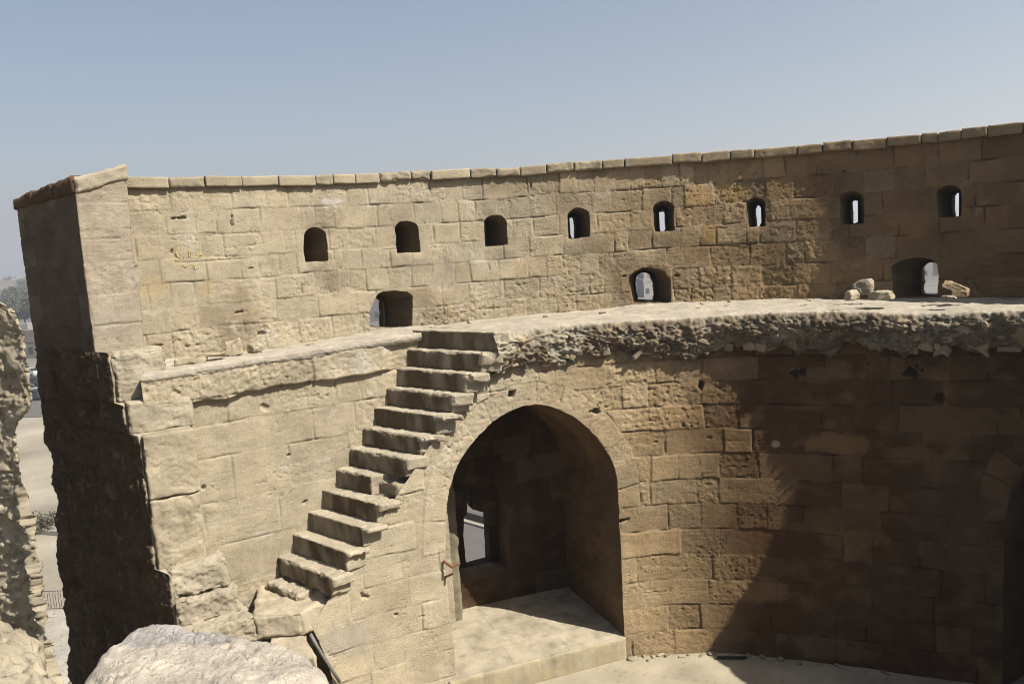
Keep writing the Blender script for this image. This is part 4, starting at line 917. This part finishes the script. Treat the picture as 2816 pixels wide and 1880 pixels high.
for i in range(-8, 9):
    for c in (-3.9,):
        s0 = i*6.0+1.2; q = [o_+rd*s0+rn*(c-.07), o_+rd*(s0+2.2)+rn*(c-.07), o_+rd*(s0+2.2)+rn*(c+.07), o_+rd*s0+rn*(c+.07)]
        dash.add([(*p, Z_GROUND+.058) for p in q], [(0, 1, 2, 3)])
tag(dash.build('lane_marking', white), kind='structure')
strip('pavement', -11.5, -7.6, M_CURB, Z_GROUND+.15)
wr_ = thing('roadside_railing', 'white picket railing along the near edge of the road', 'railing', (*(o_-rn*7.9), Z_GROUND))
wm = flat_mat('white_paint', (.75, .73, .69), .6)
for z in (.35, .95):
    g = MB(); p, q = o_-rn*7.9-rd*6, o_-rn*7.9+rd*10; g.tube([(*p, Z_GROUND+.15+z), (*q, Z_GROUND+.15+z)], .03, 5); g.build('rail', wm, wr_)
for i in range(-20, 34):
    p = o_-rn*7.9+rd*i*.3; g = MB(); g.box(p[0]-.035, p[1]-.03, Z_GROUND+.15, p[0]+.035, p[1]+.03, Z_GROUND+1.2); g.build('picket', wm, wr_)

# ================================================================== NEIGHBOURING WALL AT THE LEFT EDGE
M_N = thing('neighbour_wall', 'crumbling sunlit stone wall end at the left edge, rubble face with an overhanging block', 'wall', (-6.6, 9.6, Z_GROUND))
sil = [(-30,800),(0,830),(20,842),(36,856),(46,872),(53,890),(55,903),(61,908),(63,920),(60,940),(66,960),(70,985),(74,1010),(79,1050),(84,1085),(84,1112),(74,1124),(62,1140),(50,1160),(41,1190),(43,1230),(50,1265),(60,1320),(70,1380),(82,1430),(92,1500),(100,1560),(110,1640),(118,1700),(128,1760),(142,1830),(160,1870),(185,1900)]
NP0 = np.array([-5.6, 9.3]); ND = np.array([.93, -.36])/np.hypot(.93, .36); NI = np.array([ND[1], -ND[0]])
sz = []
for q in sil: P = onplane(*q, NP0, ND); sz.append((P[2], (P[:2]-NP0)@ND))
sz.sort(); zs_, us_ = np.array([p[0] for p in sz]), np.array([p[1] for p in sz])
ztop = zs_.max()
zz = np.concatenate([np.arange(-18, -5.6, .15), np.arange(-5.6, ztop, .017)])
wf = np.concatenate([np.linspace(-3.2, -1.0, 20)[:-1], np.linspace(-1.0, 0, 62)]); wr2 = np.linspace(0, 1, 40)[1:]
rows = []; nor = []
RB = np.array([-.62, .785])
for z in zz:
    ur = np.interp(z, zs_, us_)-.0; p1 = NP0+ND*ur
    a1 = p1+ND*wf[:, None]; a2 = p1+RB*1.3*wr2[:, None]
    rows.append(np.column_stack([np.vstack([a1, a2]), np.full(len(wf)+len(wr2), z)]))
    nor.append(np.vstack([np.tile(NI, (len(wf), 1)), np.tile([.785, .62], (len(wr2), 1))]))
X = np.array(rows); Nn = np.array(nor)
for _ in range(3): Nn[:, 1:-1] = (Nn[:, :-2]+2*Nn[:, 1:-1]+Nn[:, 2:])/4
Nn /= np.linalg.norm(Nn, axis=2)[..., None]
x, y, z = X[..., 0].ravel(), X[..., 1].ravel(), X[..., 2].ravel(); s_ = np.tile(np.concatenate([wf+9, wr2*1.3+9]), (len(zz), 1)).ravel()
nc = list(np.arange(-14, .5, .30))
d, c = masonry(s_, z, dict(seed=91, courses=nc, lay=layout(14, nc, .25, .55, 911), jd=.03, off=.05, rough=1.5, stain=.15, ochre=lambda u, v: .1+0*u))
f1, f2, idc = worley(x*5.0, y*5.0, z*9.0, 92); low = sst(-2.2, -2.9, z)
d = d*(1-.4*low)+low*(.04*np.clip((f2-f1)*1.6, 0, 1)-.06)+.045*fbm(x*2.6, y*2.6, z*2.6, 4, 93)+low*.04*fbm(x*4, y*4, z*6, 3, 94)-.035*sst(.18, .34, fbm(x*7, y*7, z*9, 3, 98))
Xd = X.reshape(-1, 3).copy(); Xd[:, :2] += Nn.reshape(-1, 2)*d[:, None]
c = c*.5+(GREY*.6+CREAM*.42)[None]*.5*(1+.3*fbm(x*3, y*3, z*3, 3, 95))[:, None]
mesh('wall_body', Xd, grid_faces(X.shape[0], X.shape[1]), M_STONE, M_N, c)
# top cap
tp = Xd.reshape(X.shape)[-1]
tpb = tp.copy(); tpb[:, :2] += np.array([-.9, 1.1]); tpb[:, 2] -= .35
mesh('wall_top', np.vstack([tp, tpb]), grid_faces(2, len(tp)), M_STONE, M_N, np.tile(CREAM, (2*len(tp), 1)))
# lower rubble ledge of that wall, nearest the camera
lp = [atz(x, y, -3.25) for x, y in [(-80, 1905), (150, 1900), (95, 1745), (-80, 1640)]]
rock_box('broken_ledge', [(*p[:2], -5.2) for p in lp]+[tuple(p) for p in lp], M_N, rough=.10, rnd_r=.12, seed=97, base=GREY*.4+CREAM*.62, step=.03, freq=3)

# ================================================================== FOREGROUND BOULDER
bo = [atz(x, y, -1.75)[:2] for x, y in [(175,1872),(196,1864),(235,1838),(300,1782),(345,1757),(372,1728),(402,1717),(440,1714),(490,1724),(520,1732),(600,1740),(690,1757),(750,1772),(800,1792),(852,1822),(884,1852),(912,1890)]]
bo = np.array(bo+[np.array([-.80, 2.5]), np.array([-1.95, 2.5])])
sd = poly_sdf(bo); nx, ny = 330, 330
X, Y = np.meshgrid(np.linspace(-2.5, -.45, nx), np.linspace(2.2, 4.35, ny), indexing='ij')
S = sd(X.ravel(), Y.ravel()).reshape(X.shape)+.014*fbm(X*9, Y*9, 0, 3, 730)-.045
big = fbm(X*2.2, Y*2.2, 0, 3, 731); mid = fbm(X*8, Y*8, 0, 4, 732); fin = fbm(X*34, Y*34, 0, 3, 733)
ins = np.clip(-S, 0, 1); outm = np.clip(S, 0, 1)
b1_, b2_, bid_ = worley(X*5+.5*mid, Y*5, 0*X, 735)
Zb = -1.75+.022*big+.010*mid+.006*fin+.016*(bid_-.5)-.010*np.exp(-((b2_-b1_)/.05)**2)*sst(.0, .2, big)-.04*np.exp(-ins/.035)-outm*5.5-.05*mid*sst(0, .05, outm)
# slope at the near right corner and near left foot
Zb -= .55*np.clip((X+1.00)*.8-(Y-3.33)*1.0, 0, 1); Zb -= .5*np.clip(-(X+1.86)*.9-(Y-3.44)*.6, 0, 1)
Zb = np.maximum(Zb, -3.0)
br = np.array([.555, .49, .40]); bg_ = np.array([.33, .325, .32])
ckb = fbm(X*3.2, Y*3.2, 3, 3, 741); Zb -= .018*np.exp(-(ckb/.03)**2)*sst(-.1, .2, big)
bc_ = br[None, None]*(1+.20*mid+.14*big+.10*fin)[..., None]
st = sst(.30, .05, np.hypot((X+1.62)/.62, (Y-3.80)/.17)-.75+.5*mid+.4*big)[..., None]*.6; bc_ = bc_*(1-st)+bg_*(1+.3*mid+.3*fin)[..., None]*st
ed_ = (sst(-.01, .03, S)*.6)[..., None]; bc_ = bc_*(1-ed_)+np.array([.30, .27, .23])*ed_
keep = (Zb > -2.99).ravel(); fc4 = grid_faces(nx, ny); fc4 = fc4[keep[fc4].any(1)]
tag(mesh('boulder', np.column_stack([X.ravel(), Y.ravel(), Zb.ravel()]), fc4, M_PALE, None, bc_.reshape(-1, 3)), 'big whitish rough boulder with a grey stain in the near foreground', 'boulder')

# ================================================================== LOOSE STONES ON THE LEDGES
def loose(label, px, size, rotz, seed, base, tilt=(0, 0), z=None, plan_z=-1.33, D=None, jit=.2, group=None, grow=.03, sup=0):
    P = atD(px[0], px[1], D); z0 = P[2] if z is None else z
    rs = np.random.RandomState(seed); a, b, h = size
    c = np.array([(-a/2, -b/2, 0), (a/2, -b/2, 0), (a/2, b/2, 0), (-a/2, b/2, 0), (-a/2, -b/2, h), (a/2, -b/2, h), (a/2, b/2, h), (-a/2, b/2, h)])
    c = c*(1+rs.uniform(-jit, jit, c.shape)); c[:4, 2] = 0
    m = np.array(Matrix.Rotation(rotz, 3, 'Z') @ Matrix.Rotation(tilt[0], 3, 'Y') @ Matrix.Rotation(tilt[1], 3, 'X')); c = c@m.T
    c[:, 2] -= c[:, 2].min(); c += np.array([P[0], P[1], z0])
    o = rock_box('loose_stone', c, None, n=(20, 16, 14), rough=grow*.6, rnd_r=.02, seed=seed, base=base, freq=6, chip=.02, facet=.006, cuts=5)
    return tag(o, label, 'stone', group or 'loose stones lying on the ledges')
tan = CREAM*1.12
loose('long flat pale slab lying on the left ledge beside the pillar', (520, 1000), (.50, .20, .10), .5, 801, tan, D=11.75, jit=.28)
loose('tilted pale slab leaning over the long flat slab on the left ledge', (575, 986), (.36, .18, .07), .6, 802, tan*1.05, D=11.9, jit=.3, tilt=(.12, 0))
loose('pointed pyramid-like pale stone against the wall on the left ledge', (645, 976), (.22, .20, .20), .3, 803, tan*1.1, D=12.35, jit=.4)
loose('squat dark-sided stone at the right end of the left ledge row', (705, 966), (.20, .17, .13), .8, 804, tan*.9, D=12.55, jit=.3)
loose('small fist-sized pale stone on the wall walk near the top of the stairs', (1236, 891), (.19, .13, .06), .2, 805, tan*1.15, D=13.3, jit=.3)
loose('squared block leaning upright against the dark part of the parapet', (2372, 812), (.30, .16, .23), -.5, 806, GREY*.7+CREAM*.2, D=12.7, jit=.12, tilt=(0, -.12))
loose('small rounded pale stone in front of the upright squared block', (2343, 826), (.20, .16, .14), .4, 807, tan*1.1, D=12.1, jit=.3)
loose('flat brick-like stone between the upright block and the right floor opening', (2425, 822), (.36, .20, .12), -.35, 808, tan, D=12.15, jit=.12)
loose('thick slab tilted up against the parapet right of the floor opening', (2618, 806), (.36, .20, .12), -.55, 809, OCHRE*.6+BROWN*.3, D=12.0, jit=.2, tilt=(.45, 0), z=-1.22)
loose('dark stone lying under the tilted slab by the floor opening', (2635, 819), (.26, .20, .11), -.4, 810, BROWN*.9, D=11.9, jit=.2)
loose('low pale stone half buried below the tilted slab', (2606, 822), (.24, .16, .05), -.4, 811, GREY*.9, D=11.6, jit=.2)
for i, (x, y, D) in enumerate([(1500, 872, 13.0), (1655, 862, 13.1), (1930, 838, 13.6), (2005, 832, 13.6), (2225, 828, 13.0), (860, 937, 12.95), (1290, 889, 13.4)]):
    loose(['dark crumb of stone near the edge of the wall walk above the arch', 'small dark pebble on the walk below the middle floor opening', 'pale chip at the parapet foot right of the middle floor opening', 'flat chip at the parapet foot beyond the pale chip', 'thin flat chip left of the upright squared block', 'whitish chip on the ledge left of the stair head', 'thin flake beside the small pale stone near the stair head'][i], (x, y), (.09+.03*(i % 3), .07, .035), i*.7, 820+i, tan*(.55 if i < 2 else 1), D=D, jit=.3, grow=.012)

rs = np.random.RandomState(77)
for i in range(22):
    px = 1735+i*i*1.6+rs.uniform(-10, 10); u = LOW.hit(px, 1805, BAT, Z_FLOOR)[0]; p = LOW.pos(np.array([u]))[0]+LOW.nrm(np.array([u]))[0]*rs.uniform(.03, .14)
    a, b, hh = rs.uniform(.02, .09), rs.uniform(.02, .06), rs.uniform(.015, .05); c = np.array([(-a, -b, 0), (a, -b, 0), (a, b, 0), (-a, b, 0), (-a, -b, hh), (a, -b, hh), (a, b, hh), (-a, b, hh)])*(1+rs.uniform(-.35, .35, (8, 3))); c[:4, 2] = -.01
    an = rs.uniform(0, 3); cc = c.copy(); cc[:, 0] = c[:, 0]*math.cos(an)-c[:, 1]*math.sin(an)+p[0]; cc[:, 1] = c[:, 0]*math.sin(an)+c[:, 1]*math.cos(an)+p[1]; cc[:, 2] += Z_FLOOR
    tag(rock_box('stone_chip', cc, None, n=(7, 6, 4), rough=.008, rnd_r=.012, cuts=4, seed=900+i, base=CREAM*rs.uniform(.6, 1.0), freq=8), 'small chip of fallen stone lying along the foot of the curved wall', 'stone', 'stone chips along the wall foot')

# ================================================================== BEYOND THE WALLS
M_BUSH = flat_mat('dry_brush', (.16, .14, .095), .95, 0, .35, 3)
def bush(name, label, cat, x, y, z0, r, h, n, leaf, mat, seed, group=None, trunk=True):
    t = thing(name, label, cat, (x, y, z0), group); rs = np.random.RandomState(seed); vs = []; fs = []
    lobes = [(rs.normal(0, r*.45), rs.normal(0, r*.45), h*rs.uniform(.45, .95), r*rs.uniform(.35, .6)) for _ in range(9)]
    for i in range(n):
        lx, ly, lz, lr_ = lobes[rs.randint(len(lobes))]; v = rs.normal(size=3); v = v/np.linalg.norm(v)*lr_*rs.uniform(.4, 1.05); p = np.array([lx, ly, lz])+v*[1, 1, .8]
        if p[2] < .02: p[2] = abs(p[2])+.05
        a = rs.normal(size=3); a /= np.linalg.norm(a); b = np.cross(a, rs.normal(size=3)); b /= np.linalg.norm(b); s = leaf*rs.uniform(.5, 1.3); k = len(vs)
        vs += [p+a*s, p+b*s*.6, p-a*s, p-b*s*.6]; fs.append((k, k+1, k+2, k+3))
    mesh('crown', np.array(vs)+np.array([x, y, z0]), np.array(fs), mat, t, None, False)
    g = MB(); g.tube([(x, y, z0-.1), (x+.02*h, y, z0+h*.4), (x-.03*h, y+.02*h, z0+h*.75)], [.05*h, .035*h, .012*h], 7)
    for q in range(4):
        an = q*1.6+seed; g.tube([(x+.01*h, y, z0+h*.3), (x+math.cos(an)*r*.5, y+math.sin(an)*r*.5, z0+h*.7)], [.025*h, .008*h], 5)
    g.build('trunk', flat_mat('bark', (.10, .075, .05), .95) if 'bark' not in bpy.data.materials else bpy.data.materials['bark'], t, True); return t
P = gz(92, 1466); bush('shrub', 'dry grey-brown shrub on the sandy ground above the railing', 'shrub', P[0], P[1], Z_GROUND, 1.4, 1.3, 2600, .10, M_BUSH, 5)
a, b = gz(60, 1462), gz(215, 1481); dv = (b-a)[:2]/np.linalg.norm((b-a)[:2]); nv_ = np.array([-dv[1], dv[0]])
g = MB()
for i in range(26):
    s0 = i*.55-2; zq = Z_GROUND+.34+.05*math.sin(i*2.1); q = [a[:2]+dv*s0, a[:2]+dv*(s0+.53), a[:2]+dv*(s0+.53)+nv_*.4, a[:2]+dv*s0+nv_*.4]
    g.hexa([(*p, Z_GROUND-.1) for p in q]+[(*p, zq) for p in q])
tag(g.build('kerb_wall', M_CURB), 'low line of stones edging the sandy slope above the railing', 'wall')
M_LEAF = flat_mat('dusty_leaves', (.085, .10, .06), .9, 0, .4, .6)
trs = []
rs = np.random.RandomState(12)
for i in range(13):
    x_ = 30+i*9+rs.uniform(-4, 4); y_ = [905, 870, 885, 860, 900, 880, 866][i % 7]; P = gz(x_, y_+rs.uniform(-8, 8)-8); hh = rs.uniform(7, 11)
    rw = 'front row' if y_ > 880 else 'back row'
    bush('tree', 'dark green tree in the hazy grove seen between the left wall and the pier', 'tree', P[0], P[1], Z_GROUND, hh*.55, hh, 1500, hh*.06, M_LEAF, 40+i, 'trees of the hazy grove')
# parked cars on the road left of the pier
glass = flat_mat('car_glass', (.02, .022, .025), .1); tyre = flat_mat('tyre_rubber', (.02, .02, .02), .8); chrome = flat_mat('lamp_glass', (.7, .7, .68), .15, .3)
def car(label, x, y, ang, paint):
    t = thing('parked_car', label, 'car', (x, y, Z_GROUND+.05), 'cars parked beyond the left wall'); ca, sa = math.cos(ang), math.sin(ang)
    def W(px, py, pz): return (x+px*ca-py*sa, y+px*sa+py*ca, Z_GROUND+.05+pz)
    prof = [(-2.15, .35), (-2.2, .75), (-1.9, .92), (-1.35, .97), (-.75, 1.42), (.75, 1.45), (1.35, 1.0), (2.05, .93), (2.2, .7), (2.18, .35)]
    g = MB(); n = len(prof); ys = [(-.82, 0), (-.86, 0.0), (.86, 0), (.82, 0)]
    vs = [W(px, yy*(1 if pz < 1.0 else .84), pz) for yy in (-.86, .86) for px, pz in prof]
    g.add(vs, [tuple(range(n))[::-1], tuple(range(n, 2*n))]+[(i, (i+1) % n, n+(i+1) % n, n+i) for i in range(n)]); o = g.build('body', paint, t)
    for sgn in (-1, 1):
        g = MB(); vs = [W(px, sgn*yy, pz) for px, pz, yy in [(-1.2, 1.0, .868), (-.72, 1.36, .745), (.7, 1.39, .745), (1.2, 1.02, .868)]]; g.add(vs, [(0, 1, 2, 3)]); g.build('window', glass, t)
    for pts in ([(1.33, 1.03), (.78, 1.43)], [(-1.33, 1.0), (-.78, 1.41)]):
        s = .03 if pts[0][0] > 0 else -.03
        g = MB(); (x0, z0), (x1, z1) = pts; g.add([W(x0+s, -.7, z0), W(x0+s, .7, z0), W(x1+s, .62, z1), W(x1+s, -.62, z1)], [(0, 1, 2, 3)]); g.build('windscreen', glass, t)
    for px in (-1.35, 1.35):
        for py in (-.80, .80):
            g = MB(); g.tube([W(px, py-.1, .32), W(px, py+.1, .32)], .32, 16); g.build('wheel', tyre, t, True)
    for py in (-.62, .62):
        g = MB(); g.box(-.05, -.14, -.07, .05, .14, .07); g.v = [W(2.17+vx, py+vy, .68+vz) for vx, vy, vz in g.v]; g.build('headlight', chrome, t)
    return t
for i, (px, py, an, c, lb) in enumerate([(97,1098,-.5,(.045,.05,.06),'dark blue-grey car nearest the pier in the far car park'),(72,1085,-.5,(.5,.5,.5),'silver car mostly hidden behind the left wall'),(100,1060,-.4,(.06,.065,.075),'dark car in the second row of the far car park'),(84,1035,-.45,(.65,.64,.62),'white van-like car beyond the dark cars')]):
    P = gz(px, py); car(lb, P[0], P[1], an, flat_mat('car_paint', c, .3, .2, .05))
q = [gz(x, y) for x, y in [(20, 1150), (200, 1143), (200, 1040), (20, 1046)]]
tag(mesh('car_park', [(p[0], p[1], Z_GROUND+.05) for p in q], [(0, 1, 2, 3)], asph, None, None, False), kind='structure')

# houses: walls, flat roof with parapet, rows of windows
bmats = [flat_mat('house_plaster', c, .9, 0, .12, .3) for c in [(.26, .235, .20), (.20, .10, .075), (.33, .31, .29), (.13, .125, .12), (.25, .17, .14), (.20, .18, .16)]]
wmat = flat_mat('dark_window', (.05, .05, .055), .4)
def house(label, px, py, w, d, h, m, ang=0.0, detail=True, pos=None, group='houses of the hazy city'):
    P = gz(px, py) if pos is None else pos; x, y = P[0], P[1]; t = thing('house', label, 'house', (x, y, Z_GROUND), group); ca, sa = math.cos(ang), math.sin(ang)
    def W(v): return [(x+a*ca-b*sa, y+a*sa+b*ca, Z_GROUND+c) for a, b, c in v]
    g = MB(); g.box(-w/2, 0, 0, w/2, d, h); g.v = W(g.v); g.build('wall', bmats[m], t)
    g = MB()
    for (x0, y0, x1, y1) in ((-w/2-.1, -.1, w/2+.1, .25), (-w/2-.1, d-.25, w/2+.1, d+.1), (-w/2-.1, .25, -w/2+.25, d-.25), (w/2-.25, .25, w/2+.1, d-.25)): g.box(x0, y0, h, x1, y1, h+.9)
    g.box(-w*.3, d*.35, h, -w*.05, d*.7, h+2.4); g.v = W(g.v); g.build('roof', bmats[m], t)
    if detail:
        nf = max(1, int(h/3.1)); nw = max(2, int(w/3.2))
        for fl in range(min(nf, 3)):
            for k in range(min(nw, 5)):
                xc = -w/2+(k+.5)*w/min(nw, 5); g = MB(); g.box(xc-.55, -.06, fl*3.1+1.0, xc+.55, .1, fl*3.1+2.4); g.v = W(g.v); g.build('window', wmat, t)
    return t
rs = np.random.RandomState(4)
# through the three floor openings and the niche
for nm, x0, x1, y0, y1, n_, ms in [('left', 1010, 1072, 812, 884, 16, [3, 2, 5, 3]), ('middle', 1738, 1806, 742, 818, 18, [1, 3, 4, 2, 1]), ('right', 2516, 2584, 706, 770, 14, [1, 4, 2, 5, 3])]:
    for i in range(n_):
        py = y0+(y1-y0)*(i+.5)/n_
        house('small flat-roofed house in the street seen through the %s floor opening' % nm, rs.uniform(x0, x1), py, rs.uniform(4, 9), rs.uniform(4, 7), rs.uniform(2.8, 6.5), ms[rs.randint(len(ms))], rs.uniform(-.5, .5), group='houses seen through the %s floor opening' % nm)
# dim city in the left gap and behind
k = 0
for i in range(34):
    px = rs.uniform(-20, 150); py = rs.uniform(784, 832); P = gz(px, py)
    house('pale flat-roofed house in the hazy city beyond the grove', px, py, rs.uniform(12, 26), rs.uniform(10, 18), rs.uniform(6, 13), [0, 2, 3, 5][rs.randint(4)], rs.uniform(-.5, .5), detail=P[1] < 560)
for (px, py, m, lb) in [(70, 958, 2, 'long low white shed beyond the car park'), (88, 985, 5, 'low tan building in front of the white shed')]:
    house(lb, px, py, 16, 7, 3.4, m, -.2, group='sheds by the car park')
# rocky hills along the skyline
ax_ = np.linspace(-1.2, 1.25, 240); rr = np.array([1500, 1750, 2050, 2500])
hp = []
for r_ in rr:
    for an in ax_:
        f_ = (r_-1500)/1000; hg = (12+60*sst(.1, .9, an)+14*fbm(an*6, r_/700, 0, 4, 740)+5*fbm(an*30, r_/300, 0, 3, 741))*math.sin(min(1, f_*1.3)*math.pi/2)
        hp.append((r_*math.sin(an), r_*math.cos(an), Z_GROUND-2+max(hg, 0)))
M_HILL = stone_mat('bare_hill', (.33, .29, .23), scale=.003, bump=.1)
tag(mesh('hills', hp, grid_faces(4, 240), M_HILL), kind='structure')
# hanging cable in the left floor opening
p = atD(1051, 820, 22); q = atD(1046, 905, 24)

# ================================================================== HAZE
hz = MB(); hz.box(-5200, -80, Z_GROUND-4, 5200, 5800, 120)
vm_ = bpy.data.materials.new('haze'); vm_.use_nodes = True; N = vm_.node_tree.nodes; N.remove(N['Principled BSDF'])
pv = N.new('ShaderNodeVolumePrincipled'); pv.inputs['Color'].default_value = (.86, .90, .97, 1); pv.inputs['Density'].default_value = .0008; pv.inputs['Anisotropy'].default_value = .3
vm_.node_tree.links.new(pv.outputs[0], N['Material Output'].inputs['Volume'])
tag(hz.build('haze', vm_), kind='stuff')
